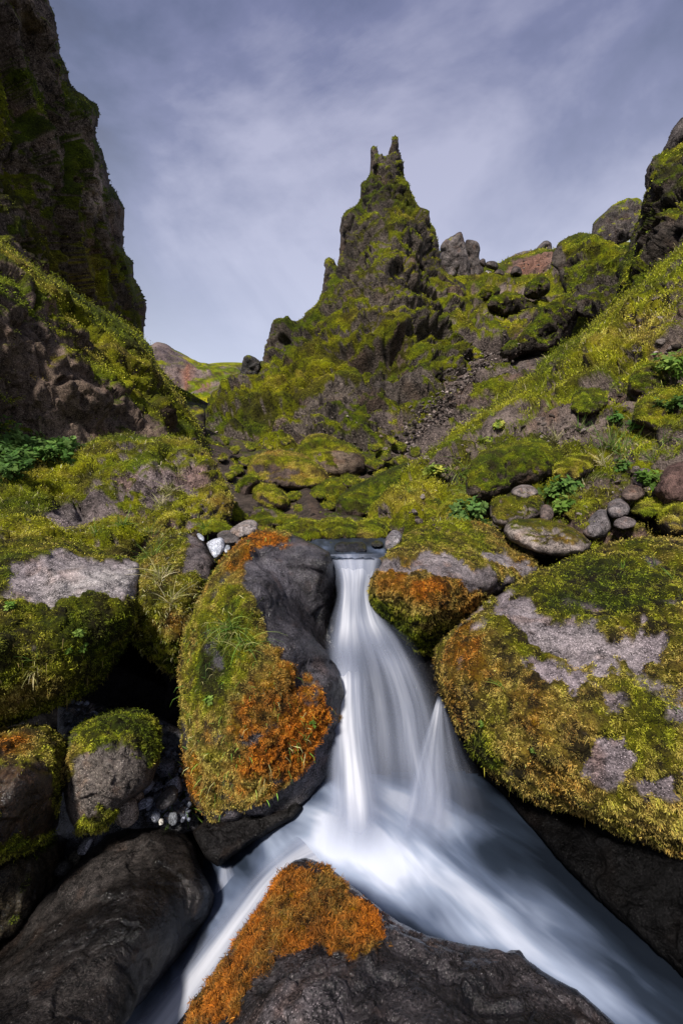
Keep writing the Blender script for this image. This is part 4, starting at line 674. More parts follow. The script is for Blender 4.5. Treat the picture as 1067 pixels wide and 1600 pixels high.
# giant right boulder
relief('boulder', [(684, 1036), (682, 1020), (690, 1004), (712, 985), (736, 962), (756, 944), (784, 926), (820, 905), (850, 892), (876, 880), (900, 872), (930, 862), (958, 850), (990, 842), (1030, 840), (1067, 842), (1210, 850), (1210, 1400), (1067, 1340), (1030, 1326), (990, 1306), (955, 1292), (920, 1268), (885, 1258), (855, 1256), (828, 1244), (800, 1226), (770, 1206), (750, 1186), (735, 1165), (718, 1135), (702, 1106), (692, 1080), (684, 1058)],
       [(690, 1010, 2.95), (760, 950, 3.15), (860, 890, 3.4), (960, 855, 3.6), (1060, 845, 3.6), (1200, 860, 3.5), (800, 960, 2.75), (900, 940, 2.85), (1000, 920, 2.9), (1067, 950, 2.6), (690, 1060, 2.75), (760, 1040, 2.45), (860, 1020, 2.4), (960, 1020, 2.35), (1060, 1060, 2.1), (740, 1130, 2.5), (820, 1140, 2.15), (920, 1140, 2.0), (1030, 1160, 1.9), (800, 1220, 2.35), (880, 1230, 2.1), (980, 1260, 1.95), (1060, 1320, 1.9), (1200, 1100, 1.8), (1200, 1380, 1.8)],
       R=34, T=.28, step=st_(1.7), rough=2.6, sz=1.3, disp=SMOOTH+(('lump', 5, .012),), rock=((.085, .07, .076), (.26, .22, .235)), rockf=3, mat=MAT_NEAR,
       moss=dict(bias=.50, nz=.0, amp=1.35, f=4.4, hue=.645, hv=.15, thick=.022, br=.95), warp=16,
       paint=[('m', 800, 958, 38, 18, 60, -1.5), ('m', 850, 990, 76, 20, 38, -1.6), ('m', 930, 1020, 84, 24, 10, -1.35), ('m', 1010, 1015, 56, 20, -20, -1.1), ('m', 875, 1062, 60, 14, 25, -1.5), ('m', 950, 1190, 30, 40, 20, -1.5), ('m', 960, 1110, 30, 20, 0, -.8), ('m', 730, 975, 40, 5, -38, -1.8), ('m', 1030, 1235, 26, 16, 0, -1.2),
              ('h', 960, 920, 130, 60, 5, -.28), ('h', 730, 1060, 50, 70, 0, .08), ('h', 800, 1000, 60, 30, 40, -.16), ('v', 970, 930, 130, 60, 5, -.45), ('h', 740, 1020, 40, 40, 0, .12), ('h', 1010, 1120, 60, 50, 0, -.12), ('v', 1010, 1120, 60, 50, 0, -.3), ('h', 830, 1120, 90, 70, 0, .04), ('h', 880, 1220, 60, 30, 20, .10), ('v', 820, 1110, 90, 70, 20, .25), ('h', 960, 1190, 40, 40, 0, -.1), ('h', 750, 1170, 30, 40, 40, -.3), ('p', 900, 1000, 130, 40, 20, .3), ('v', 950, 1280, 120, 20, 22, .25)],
       blades=[dict(n=140000, len=.022, w=.0028, ref=2.4, jit=.005, clump=.05, up=-.2, hs=.06), dict(name='hanging_roots', n=1200, len=.06, w=.0026, ref=2.2, jit=.008, clump=.05, up=-2.0, out=.5, min=.9)],
       label='giant right boulder covered in golden and dark moss around bare lilac-grey streaks', cat='boulder', group='large boulders round the fall')
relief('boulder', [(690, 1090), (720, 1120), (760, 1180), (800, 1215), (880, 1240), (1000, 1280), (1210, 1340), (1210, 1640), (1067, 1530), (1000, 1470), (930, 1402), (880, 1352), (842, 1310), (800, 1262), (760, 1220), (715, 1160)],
       [(700, 1100, 3.1), (780, 1220, 2.75), (860, 1320, 2.30), (930, 1390, 2.06), (1000, 1435, 1.92), (1067, 1500, 1.76), (900, 1290, 2.36), (980, 1350, 2.12), (1067, 1380, 1.98), (1200, 1500, 1.66), (1200, 1640, 1.55)], R=16, T=.08, step=st_(2), rough=2, sz=1.2, disp=SMOOTH, rock=((.0012, .0012, .0014), (.005, .0048, .005)), wet=.1, mat=MAT_SHADE,  # near-black colour stands in for the shade under the giant boulder
       label='wet boulder under the giant mossy one at the right side of the pool, painted black for shade', cat='boulder', group='large boulders round the fall')
relief('boulder', [(300, 1300), (320, 1280), (400, 1262), (468, 1246), (476, 1262), (460, 1280), (430, 1296), (400, 1314), (376, 1330), (356, 1345), (340, 1356), (320, 1340)], [(310, 1300, 2.55), (500, 1250, 2.62), (420, 1300, 2.50), (350, 1370, 2.28), (470, 1312, 2.40)], R=14, T=.14, step=st_(2), rough=2, sz=.8, disp=SMOOTH, rock=((.006, .0055, .006), (.018, .017, .017)), wet=.15, mat=MAT_SHADE,  # colour darkened to hold the shade below the central boulder
       label='low wet rock under the central boulder beside the outflow, darkened for shade', cat='boulder', group='large boulders round the fall')
# left lower rocks
relief('boulder', [(94, 1190), (98, 1170), (112, 1148), (136, 1128), (166, 1114), (196, 1109), (222, 1112), (240, 1124), (250, 1142), (252, 1170), (246, 1200), (236, 1226), (214, 1242), (190, 1262), (172, 1290), (140, 1304), (118, 1300), (104, 1270), (98, 1230)],
       [(100, 1200, 2.45), (180, 1114, 2.75), (245, 1150, 2.7), (150, 1170, 2.32), (200, 1190, 2.35), (140, 1250, 2.25), (180, 1270, 2.35), (120, 1290, 2.3)], R=22, T=.2, step=st_(1.6), rough=1.5, sz=.6, disp=SMOOTH, rock=((.05, .042, .038), (.15, .128, .115)), rockf=3, mat=MAT_NEAR, wet=.2,
       moss=dict(bias=-.35, nz=.9, amp=.7, f=2.5, hue=.40, thick=.012, nz0=.35),
       paint=[('m', 200, 1130, 60, 26, 10, 1.2), ('m', 118, 1180, 16, 60, 30, 1.4), ('h', 112, 1200, 18, 60, 25, .25), ('m', 155, 1280, 44, 16, -30, 2.2), ('h', 155, 1280, 44, 16, -30, .06), ('m', 240, 1180, 14, 40, 0, 1.0), ('h', 242, 1200, 8, 24, 0, .3), ('m', 160, 1210, 40, 34, -20, -1.2)],
       blades=dict(n=20000, len=.018, w=.0026, ref=2.4, jit=.004, clump=.05, up=-.3),
       label='egg-shaped tan-grey boulder with a moss rim in front of the black hollow', cat='boulder', group='large boulders round the fall')
relief('boulder', [(-150, 1130), (0, 1140), (40, 1134), (75, 1136), (98, 1150), (108, 1170), (104, 1200), (98, 1240), (92, 1290), (70, 1316), (30, 1336), (0, 1346), (-150, 1380)],
       [(-100, 1150, 2.2), (0, 1142, 2.4), (100, 1160, 2.5), (40, 1200, 2.1), (20, 1280, 2.0), (90, 1290, 2.3), (-100, 1300, 1.8)], R=26, T=.22, step=st_(1.7), rough=1.6, sz=.7, disp=SMOOTH, rock=((.02, .013, .009), (.085, .052, .032)), rockf=3.5, wet=.65, mat=MAT_WET,
       moss=dict(bias=-.25, nz=.5, amp=.8, f=3, hue=.52, thick=.008), paint=[('m', 60, 1150, 80, 14, 5, 1), ('m', 40, 1322, 70, 10, -20, 2.4), ('h', 40, 1322, 70, 10, -20, -.05), ('h', 10, 1160, 40, 20, 0, .25), ('m', 90, 1200, 14, 60, 0, .8)],
       blades=dict(n=14000, len=.016, w=.0025, ref=2.2, jit=.004, clump=.05, up=-.3),
       label='rusty brown wet boulder cut off by the left edge below the big pale-patched one', cat='boulder', group='large boulders round the fall')
relief('boulder', [(-150, 1350), (0, 1340), (50, 1322), (90, 1302), (104, 1312), (100, 1350), (80, 1400), (60, 1440), (30, 1470), (0, 1484), (-150, 1540)], [(-100, 1400, 1.9), (60, 1320, 2.35), (95, 1340, 2.45), (30, 1400, 2.15), (20, 1470, 2.1)], R=24, T=.22, step=st_(1.8), rough=1.6, sz=.7, disp=SMOOTH, rock=((.022, .018, .012), (.07, .055, .035)), wet=.7, mat=MAT_WET,
       moss=dict(bias=-.4, nz=.6, amp=.7, f=3, hue=.35, thick=.004), blades=dict(n=2500, len=.014, w=.0024, ref=2.2, jit=.004, clump=.05),
       label='dark olive wet boulder under the rusty brown one at the left edge', cat='boulder', group='large boulders round the fall')
relief('boulder', [(-150, 1600), (-60, 1540), (0, 1482), (30, 1440), (62, 1404), (100, 1366), (136, 1334), (168, 1304), (196, 1290), (230, 1286), (264, 1288), (290, 1300), (304, 1320), (310, 1350), (322, 1372), (336, 1400), (330, 1430), (306, 1462), (280, 1494), (252, 1530), (222, 1566), (190, 1600), (150, 1700), (-150, 1720)],
       [(-100, 1600, 1.6), (0, 1490, 2.0), (100, 1370, 2.3), (200, 1292, 2.62), (290, 1305, 2.6), (320, 1380, 2.25), (200, 1380, 2.1), (100, 1470, 1.85), (240, 1450, 1.9), (300, 1450, 2.15), (60, 1560, 1.6), (180, 1540, 1.7), (230, 1540, 1.85), (120, 1640, 1.45), (0, 1660, 1.35)],
       R=22, T=.16, step=st_(1.7), rough=2, sz=1.0, disp=(('fbm', 1.2, .04), ('facet', 2, .035), ('fbm', 4, .012), ('facet', 5, .014), ('crack', 3, .008), ('ridge', 9, .005), ('facet', 16, .005), ('fbm', 22, .004)), rock=((.004, .0034, .0032), (.036, .031, .029)), rockf=3, wet=.7, mat=MAT_WET,
       paint=[('w', 150, 1350, 90, 40, -35, -.5), ('v', 250, 1450, 60, 60, -40, -.35), ('v', 20, 1560, 60, 50, -50, .4)],
       label='broad smooth wet black boulder filling the lower left corner', cat='boulder', group='large boulders round the fall')
# foreground boulder
relief('boulder', [(272, 1610), (300, 1572), (330, 1532), (360, 1488), (380, 1456), (398, 1430), (416, 1402), (430, 1376), (446, 1354), (462, 1343), (480, 1340), (500, 1348), (524, 1362), (548, 1382), (570, 1402), (594, 1420), (620, 1438), (648, 1454), (676, 1464), (710, 1471), (740, 1476), (768, 1482), (790, 1486), (804, 1482), (814, 1484), (822, 1496), (846, 1514), (872, 1530), (900, 1544), (926, 1566), (950, 1588), (980, 1612), (1060, 1720), (220, 1720)],
       [(470, 1343, 1.72), (430, 1380, 1.62), (340, 1520, 1.38), (280, 1605, 1.22), (540, 1378, 1.66), (620, 1440, 1.5), (700, 1470, 1.42), (800, 1484, 1.38), (900, 1545, 1.28), (970, 1610, 1.2), (480, 1420, 1.42), (420, 1480, 1.28), (560, 1470, 1.3), (650, 1530, 1.12), (780, 1560, 1.12), (400, 1580, 1.08), (520, 1570, 1.05), (640, 1600, .98), (820, 1610, 1.0), (500, 1700, .9)],
       R=14, T=.07, step=st_(1.6), rough=1.8, sz=.8, disp=(('fbm', 1.3, .03), ('facet', 2.2, .05), ('fbm', 6, .012), ('facet', 6, .022), ('crack', 4, .012), ('ridge', 12, .007), ('facet', 18, .006), ('fbm', 30, .004)), strata=(1, 1, .75), rock=((.0045, .004, .004), (.085, .074, .077)), rockf=3.5, wet=.7, mat=MAT_WET,
       moss=dict(bias=-1.0, nz=0, amp=1.5, f=4.5, hue=.87, hv=.2, thick=.006, br=.9),
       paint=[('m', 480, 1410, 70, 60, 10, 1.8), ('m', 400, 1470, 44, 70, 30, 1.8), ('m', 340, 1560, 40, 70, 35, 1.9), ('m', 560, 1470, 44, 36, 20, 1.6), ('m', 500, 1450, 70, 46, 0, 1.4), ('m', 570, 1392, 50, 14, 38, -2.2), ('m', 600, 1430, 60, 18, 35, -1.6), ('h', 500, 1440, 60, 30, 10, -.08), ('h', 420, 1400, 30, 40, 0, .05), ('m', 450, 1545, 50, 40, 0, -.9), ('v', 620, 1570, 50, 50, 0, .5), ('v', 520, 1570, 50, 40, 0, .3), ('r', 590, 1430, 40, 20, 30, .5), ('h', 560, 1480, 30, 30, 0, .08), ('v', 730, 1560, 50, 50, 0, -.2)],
       blades=[dict(gain=.68, n=66000, len=.020, w=.0015, ref=1.4, jit=.003, clump=.025, up=-.1, hs=.07, lean=1.1)],
       label='foreground wet boulder capped with bright orange moss at the bottom centre', cat='boulder', group='large boulders round the fall')
# ================================================================== WATER
def mat_water():
    m = bpy.data.materials.new('silky_water'); m.use_nodes = True; t = m.node_tree; t.nodes.clear(); l = t.links.new
    o = N(t, 'ShaderNodeOutputMaterial'); uv = N(t, 'ShaderNodeAttribute'); uv.attribute_name = 'flow'; s = N(t, 'ShaderNodeSeparateColor'); l(uv.outputs[0], s.inputs[0])
    mpn = N(t, 'ShaderNodeMapping'); mpn.inputs['Scale'].default_value = (15, .55, 0); l(uv.outputs[0], mpn.inputs[0])
    a = N(t, 'ShaderNodeTexNoise'); a.inputs['Scale'].default_value = 1; a.inputs['Detail'].default_value = 4; a.inputs['Roughness'].default_value = .5; l(mpn.outputs[0], a.inputs['Vector'])
    mp2 = N(t, 'ShaderNodeMapping'); mp2.inputs['Scale'].default_value = (5.5, 1.0, 0); mp2.inputs['Location'].default_value = (4, 2, 0); l(uv.outputs[0], mp2.inputs[0])
    b = N(t, 'ShaderNodeTexNoise'); b.inputs['Scale'].default_value = 1; b.inputs['Detail'].default_value = 3; l(mp2.outputs[0], b.inputs['Vector'])
    k = M(t, 'ADD', M(t, 'MULTIPLY', M(t, 'SUBTRACT', a.outputs[0], .5), .60), M(t, 'MULTIPLY', M(t, 'SUBTRACT', b.outputs[0], .5), 1.35))
    alpha = M(t, 'MULTIPLY', M(t, 'ADD', .86, k), s.outputs[2]); 
    alpha = M(t, 'MINIMUM', M(t, 'MAXIMUM', alpha, 0), 1)
    rc = ramp(t, [(0.0, (.24, .28, .39)), (.5, (.44, .48, .60)), (1.0, (.76, .78, .86))]); l(M(t, 'ADD', alpha, M(t, 'MULTIPLY', k, .35)), rc.inputs[0])
    d = N(t, 'ShaderNodeBsdfDiffuse'); l(rc.outputs[0], d.inputs[0]); tl = N(t, 'ShaderNodeBsdfTranslucent'); l(rc.outputs[0], tl.inputs[0])
    m1 = N(t, 'ShaderNodeMixShader'); m1.inputs[0].default_value = .35; l(d.outputs[0], m1.inputs[1]); l(tl.outputs[0], m1.inputs[2])
    tp = N(t, 'ShaderNodeBsdfTransparent'); m2 = N(t, 'ShaderNodeMixShader'); l(alpha, m2.inputs[0]); l(tp.outputs[0], m2.inputs[1]); l(m1.outputs[0], m2.inputs[2]); l(m2.outputs[0], o.inputs[0])
    return m
def mat_pool():
    """pool and stream: dark clear water mixed with foam drawn out along the current; flow = (along, across, foam with painted shade)"""
    m = bpy.data.materials.new('pool_water'); m.use_nodes = True; t = m.node_tree; t.nodes.clear(); l = t.links.new
    o = N(t, 'ShaderNodeOutputMaterial'); uv = N(t, 'ShaderNodeAttribute'); uv.attribute_name = 'flow'; s = N(t, 'ShaderNodeSeparateColor'); l(uv.outputs[0], s.inputs[0])
    mpn = N(t, 'ShaderNodeMapping'); mpn.inputs['Scale'].default_value = (1.6, 5.5, 0); l(uv.outputs[0], mpn.inputs[0])
    a = N(t, 'ShaderNodeTexNoise'); a.inputs['Scale'].default_value = 1; a.inputs['Detail'].default_value = 3.5; a.inputs['Roughness'].default_value = .5; a.inputs['Distortion'].default_value = .35; l(mpn.outputs[0], a.inputs['Vector'])
    f = M(t, 'ADD', s.outputs[2], M(t, 'MULTIPLY', M(t, 'SUBTRACT', a.outputs[0], .5), 1.25))
    rc = ramp(t, [(0.0, (.006, .009, .015)), (.25, (.018, .026, .042)), (.5, (.085, .11, .17)), (.8, (.28, .33, .44)), (1, (.56, .60, .71))]); l(f, rc.inputs[0])
    b = N(t, 'ShaderNodeBsdfPrincipled'); l(rc.outputs[0], b.inputs['Base Color']); b.inputs['Roughness'].default_value = .42; b.inputs['Specular IOR Level'].default_value = .35
    l(b.outputs[0], o.inputs[0]); return m
MAT_WATER = mat_water(); MAT_POOL = mat_pool()

def spline(vals, n):
    v = np.array(vals, float); k = len(v); t = np.linspace(0, k-1, n); i = np.clip(t.astype(int), 0, k-2); f = (t-i)[:, None]
    p0 = v[np.maximum(i-1, 0)]; p1 = v[i]; p2 = v[i+1]; p3 = v[np.minimum(i+2, k-1)]
    return .5*((2*p1)+(-p0+p2)*f+(2*p0-5*p1+4*p2-p3)*f**2+(-p0+3*p1-3*p2+p3)*f**3)
def veil(name, rows, m=50, n=110, bulge=.10, amp=.02, dens=1.0, edge=(.16, .16), ends=(.03, .12), seed=0, foam=None, mat=None, kind='structure', parent=None, uw=1.0):
    R_ = spline([r for r in rows], n)         # columns: xl yl dl xr yr dr
    Lf = W(R_[:, 0], R_[:, 1], R_[:, 2]); Rt = W(R_[:, 3], R_[:, 4], R_[:, 5])
    u = np.linspace(0, 1, m); v = np.linspace(0, 1, n)
    U, Vv = np.meshgrid(u, v)
    P = Lf[:, None]*(1-U[..., None]) + Rt[:, None]*U[..., None]
    width = np.linalg.norm(Rt-Lf, axis=1)[:, None, None]
    cen = P.mean((0, 1)); view = -cen/np.linalg.norm(cen)
    nz_ = fbm(np.stack([U.ravel()*5*uw, Vv.ravel()*1.1, U.ravel()*0+seed*7.7], 1), 3).reshape(U.shape)
    nz2 = fbm(np.stack([U.ravel()*16*uw, Vv.ravel()*1.0, U.ravel()*0+seed*3.3], 1), 2).reshape(U.shape)
    P = P + view*((4*U*(1-U))[..., None]**.6*bulge*width*sstep(Vv, .02, .3)[..., None] + ((nz_*amp*2.0+nz2*amp*.6)*sstep(Vv, .05, .25))[..., None]) + np.array([0, 0, 1.])*0
    e = sstep(U+.10*nz_, 0, edge[0])*sstep(1-U+.10*nz_, 0, edge[1])*sstep(Vv, 0, ends[0])*sstep(1-Vv+.06*nz_, 0, ends[1])
    al = e*dens
    if foam is not None: al = al*foam(R_, U, Vv)
    Ls = np.concatenate([[0], np.cumsum(np.linalg.norm(np.diff((Lf+Rt)/2, axis=0), axis=1))])
    fl = np.stack([U*uw+seed*2.1, np.repeat(Ls[:, None], m, 1)+seed, al], -1).reshape(-1, 3)
    I = np.arange(n*m).reshape(n, m); q = np.stack([I[:-1, :-1], I[1:, :-1], I[1:, 1:], I[:-1, 1:]], -1).reshape(-1, 4)
    o = make_mesh(name, P.reshape(-1, 3), q, None, dict(flow=fl), True, mat or MAT_WATER, parent)
    tag(o, kind=kind); return o
ZP = -2.0; ZU = -0.755
def dp(y): return float(depth_on_z(y, ZP))
# upstream water
def flat_water(name, poly, z, foam_shade, adir, step=3, bump=.006, ripples=6.):
    Q = densify(poly, 6, 1.5, 90+len(poly)); x0, y0 = Q.min(0); x1, y1 = Q.max(0)
    gx = np.arange(x0, x1+step, step); gy = np.arange(y0, y1+step, step); X, Y = np.meshgrid(gx, gy)
    px, py = X.ravel(), Y.ravel(); d, bx, by, ins = poly_dist(px, py, Q); I = np.arange(len(px)).reshape(X.shape)
    q = np.stack([I[:-1, :-1], I[1:, :-1], I[1:, 1:], I[:-1, 1:]], -1).reshape(-1, 4); q = q[ins[q].any(1)]
    used = np.unique(q); mp_ = -np.ones(len(px), np.int64); mp_[used] = np.arange(len(used)); q = mp_[q]; px, py = px[used], py[used]
    zz = z(px, py) if callable(z) else np.full(len(px), z)
    P = W(px, py, depth_on_z(py, zz))
    ca, sa = math.cos(adir), math.sin(adir)
    al = P[:, 0]*ca+P[:, 1]*sa; ac = -P[:, 0]*sa+P[:, 1]*ca
    P[:, 2] += bump*fbm(np.stack([al*ripples*.35, ac*ripples, al*0], 1), 3)
    fl = np.stack([al+20, ac+20, foam_shade(px, py)], 1)
    o = make_mesh(name, P, q, None, dict(flow=fl), True, MAT_POOL); tag(o, kind='structure'); return o
def blobs(lst, base=0.):
    def f(px, py):
        wx = 14*fbm(np.stack([px/60, py/60, px*0+3], 1), 3); r = np.full(len(px), base)
        for x, y, rx, ry, rot, a in lst:
            ca, sa = math.cos(math.radians(rot)), math.sin(math.radians(rot)); dx, dy = px+wx-x, py+wx-y
            r = r + a*np.exp(-(((dx*ca+dy*sa)/rx)**2+((-dx*sa+dy*ca)/ry)**2))
        return r
    return f
flat_water('stream', [(470, 850), (500, 843), (560, 841), (620, 842), (640, 852), (630, 868), (604, 871), (560, 872), (516, 871), (490, 868)], ZU, blobs([(560, 872, 60, 8, 0, .35), (510, 855, 18, 6, 0, .3), (585, 856, 14, 5, 0, .35)], .15), math.radians(90), step=1.5, bump=.012, ripples=22)
flat_water('pool', [(300, 1400), (330, 1330), (400, 1260), (470, 1225), (520, 1215), (700, 1205), (800, 1225), (868, 1300), (950, 1372), (1050, 1448), (1240, 1590), (1240, 1720), (700, 1720), (120, 1740), (170, 1600)],
           lambda px, py: ZP + .06*np.exp(-(((px-580)/120)**2+((py-1290)/60)**2)) - .0017*np.maximum(505-px, 0),
           blobs([(575, 1300, 130, 66, 10, .72), (760, 1400, 170, 80, 30, .20), (640, 1240, 90, 30, 0, .3), (400, 1420, 200, 60, -50, .6), (620, 1350, 110, 40, 25, .22), (720, 1420, 150, 40, 27, .22), (850, 1500, 180, 40, 32, .26), (980, 1580, 120, 46, 35, .30), (690, 1275, 80, 24, 15, .40), (820, 1440, 200, 70, 32, .16), (600, 1395, 80, 34, 38, .42), (720, 1462, 90, 22, 14, .30), (860, 1530, 80, 22, 32, .18), (760, 1345, 60, 24, 40, -.15), (900, 1370, 110, 30, 40, -.15), (740, 1250, 40, 24, 0, -.3), (980, 1470, 160, 40, 36, -.10), (1060, 1480, 90, 60, 30, -.3), (930, 1380, 120, 22, 38, -.25)], .10), math.radians(-50), step=4, bump=.02, ripples=3)  # negative blobs at the right paint the boulder's shade into the water
# main fall: rows of left and right bank, lip to pool
LIP = float(depth_on_z(872, ZU))
main = [(500, 866, LIP+.12, 616, 864, LIP+.12), (512, 875, LIP, 604, 873, LIP), (518, 898, LIP-.05, 600, 893, LIP-.05), (524, 930, LIP-.12, 596, 926, LIP-.12), (514, 968, LIP-.20, 610, 962, LIP-.2), (505, 1005, LIP-.36, 646, 1000, LIP-.32), (508, 1050, LIP-.50, 672, 1050, LIP-.46),
        (510, 1115, 2.95, 694, 1110, 2.95), (506, 1180, 2.80, 712, 1170, 2.79), (500, 1240, 2.60, 722, 1235, 2.58), (490, 1300, 2.39, 745, 1290, 2.41), (474, 1350, 2.25, 765, 1335, 2.27)]
veil('waterfall', main, m=70, n=150, bulge=.13, amp=.013, dens=.50, edge=(.20, .6), ends=(.02, .36), seed=1)
# chute below the lip
veil('waterfall', [(514, 871, LIP+.015, 603, 870, LIP+.02), (527, 900, LIP-.08, 594, 897, LIP-.08), (529, 930, LIP-.15, 590, 928, LIP-.15), (522, 970, LIP-.25, 604, 965, LIP-.25), (512, 1010, LIP-.42, 632, 1005, LIP-.40), (508, 1060, LIP-.58, 650, 1050, LIP-.55)], m=40, n=70, bulge=.10, amp=.010, dens=.95, edge=(.2, .3), ends=(.04, .4), seed=2, uw=.7)
# left stream, middle veil, right arc
veil('waterfall', [(512, 985, 3.25, 580, 985, 3.25), (510, 1060, 3.02, 584, 1055, 3.0), (508, 1130, 2.84, 590, 1130, 2.82), (506, 1200, 2.66, 604, 1200, 2.66), (496, 1275, 2.40, 628, 1275, 2.40), (480, 1345, 2.20, 650, 1340, 2.20)], m=40, n=90, bulge=.16, amp=.010, dens=.95, edge=(.3, .5), ends=(.25, .35), seed=3, uw=.7)
veil('waterfall', [(548, 975, 3.20, 622, 975, 3.22), (574, 1030, 3.02, 660, 1040, 3.04), (592, 1100, 2.90, 690, 1110, 2.92), (598, 1180, 2.72, 706, 1180, 2.74), (600, 1255, 2.46, 728, 1250, 2.50), (590, 1330, 2.24, 750, 1320, 2.28)], m=40, n=90, bulge=.18, amp=.010, dens=.62, edge=(.5, .45), ends=(.22, .4), seed=4, uw=.8)
# right-hand spray fan leaping from the gap between the two boulders
veil('waterfall', [(684, 1085, 3.02, 694, 1090, 3.02), (668, 1130, 2.96, 712, 1130, 2.95), (648, 1185, 2.82, 736, 1180, 2.80), (632, 1240, 2.58, 762, 1230, 2.60), (616, 1295, 2.39, 782, 1275, 2.44), (600, 1340, 2.26, 800, 1315, 2.32)], m=50, n=80, bulge=.12, amp=.02, dens=1.0, edge=(.12, .8), ends=(.10, .5), seed=5, uw=.7)
# outflow to the lower left
out_rows = [(520, 1268, 2.60, 560, 1330, 2.34), (480, 1290, 2.56, 520, 1352, 2.25), (440, 1320, 2.48, 470, 1372, 2.16), (402, 1352, 2.40, 436, 1410, 2.06), (366, 1392, 2.32, 408, 1460, 1.98), (326, 1440, 2.24, 372, 1520, 1.90), (284, 1492, 2.16, 332, 1580, 1.84), (238, 1546, 2.06, 296, 1640, 1.78), (190, 1600, 1.96, 262, 1700, 1.72), (140, 1670, 1.86, 220, 1780, 1.65)]
veil('outflow', out_rows, m=50, n=110, bulge=.06, amp=.010, dens=.95, edge=(.35, .12), ends=(.12, .02), seed=7, uw=.5)
veil('outflow', [(r[0]-8, r[1]+4, r[2]+.04, r[3]+24, r[4]+14, r[5]+.05) for r in out_rows], m=30, n=80, bulge=.02, amp=.01, dens=.5, edge=(.5, .05), ends=(.12, .02), seed=8, uw=.5)
# small trickle under the central boulder
veil('trickle', [(342, 1352, 2.5, 362, 1350, 2.5), (338, 1375, 2.46, 372, 1370, 2.46), (330, 1410, 2.4, 385, 1400, 2.4), (320, 1440, 2.3, 395, 1430, 2.3)], m=20, n=40, bulge=.05, amp=.01, dens=.55, edge=(.3, .3), ends=(.15, .25), seed=11, uw=.3)
veil('trickle', [(492, 1240, 2.8, 508, 1236, 2.8), (486, 1268, 2.72, 510, 1266, 2.72), (478, 1300, 2.6, 512, 1300, 2.6)], m=20, n=40, bulge=.05, amp=.01, dens=.5, edge=(.3, .3), ends=(.15, .25), seed=12, uw=.3)

# ================================================================== LOOSE STONES, CHIPS
def pebble_mesh(r, seed, flat=.6, rough=.35):
    rr = np.random.RandomState(seed)
    n = 10; th = np.linspace(0, np.pi, n); ph = np.linspace(0, 2*np.pi, 13)[:-1]
    V = [(0, 0, 1.)]; 
    for t in th[1:-1]:
        for p in ph: V.append((math.sin(t)*math.cos(p), math.sin(t)*math.sin(p), math.cos(t)))
    V.append((0, 0, -1.)); V = np.array(V)
    # cut with random planes for an angular stone
    for _ in range(9):
        g = rr.normal(size=3); g /= np.linalg.norm(g); c = 1-rough*rr.rand()*1.2; d = V@g; V = V - np.maximum(0, d-c)[:, None]*g
    V = V*(1+.06*fbm(V*2.5+seed, 2)[:, None])*np.array([1, .75+.3*rr.rand(), flat*(.7+.6*rr.rand())])*r
    q = []; t_ = []
    for k in range(12): t_.append((0, 1+k, 1+(k+1) % 12))
    for j in range(n-3):
        for k in range(12): a = 1+j*12+k; b = 1+j*12+(k+1) % 12; q.append((a, a+12, b+12, b))
    e = len(V)-1
    for k in range(12): t_.append((e, 1+(n-3)*12+(k+1) % 12, 1+(n-3)*12+k))
    return V, np.array(q), np.array(t_)
def rotm(rr):
    a, b, c = rr.normal(size=3)*np.array([.4, .4, 3])
    Rx = np.array([[1, 0, 0], [0, math.cos(a), -math.sin(a)], [0, math.sin(a), math.cos(a)]]); Ry = np.array([[math.cos(b), 0, math.sin(b)], [0, 1, 0], [-math.sin(b), 0, math.cos(b)]]); Rz = np.array([[math.cos(c), -math.sin(c), 0], [math.sin(c), math.cos(c), 0], [0, 0, 1]])
    return Rz@Ry@Rx
def pebble(px, py, d, rpx, col, seed, label, group=None, flat=.6, name='stone', cat='stone', wet=.1, rough=.35, smooth=True):
    r = rpx/F*d; V, q, t = pebble_mesh(r, seed, flat, rough); rr = np.random.RandomState(seed); V = V@rotm(rr).T + W(px, py, d)
    c = np.array(col)*(1+.5*fbm(V/r*1.5+seed, 4)[:, None]); fx = np.tile([wet, 0, 0], (len(V), 1))
    o = make_mesh(name, V, q, t, dict(col=c, fx=fx), smooth, MAT_NEAR); tag(o, label, cat, group); return o
def heap(name, spots, cols, seed, kind='stuff', wet=.2, flat=.6, mat=None, label=None, cat=None):
    rr = np.random.RandomState(seed); A, Qd, Tt, C = [], [], [], []; k = 0
    for (px, py, d, rpx) in spots:
        r = rpx/F*d; V, q, t = pebble_mesh(r, rr.randint(9999), flat, .5); V = V@rotm(rr).T + W(px, py, d)
        A.append(V); Qd.append(q+k); Tt.append(t+k); k += len(V); c = np.array(cols[rr.randint(len(cols))])*np.exp(rr.normal()*.3); C.append(np.tile(c, (len(V), 1)))
    V = np.concatenate(A); C = np.concatenate(C); o = make_mesh(name, V, np.concatenate(Qd), np.concatenate(Tt), dict(col=C, fx=C*0+np.array([wet, 0, 0])), False, mat or MAT_NEAR)
    tag(o, label, cat, kind=kind); return o
SL = [(.10, .11, .14), (.15, .16, .20), (.06, .065, .08), (.08, .07, .07)]
rr = np.random.RandomState(5)
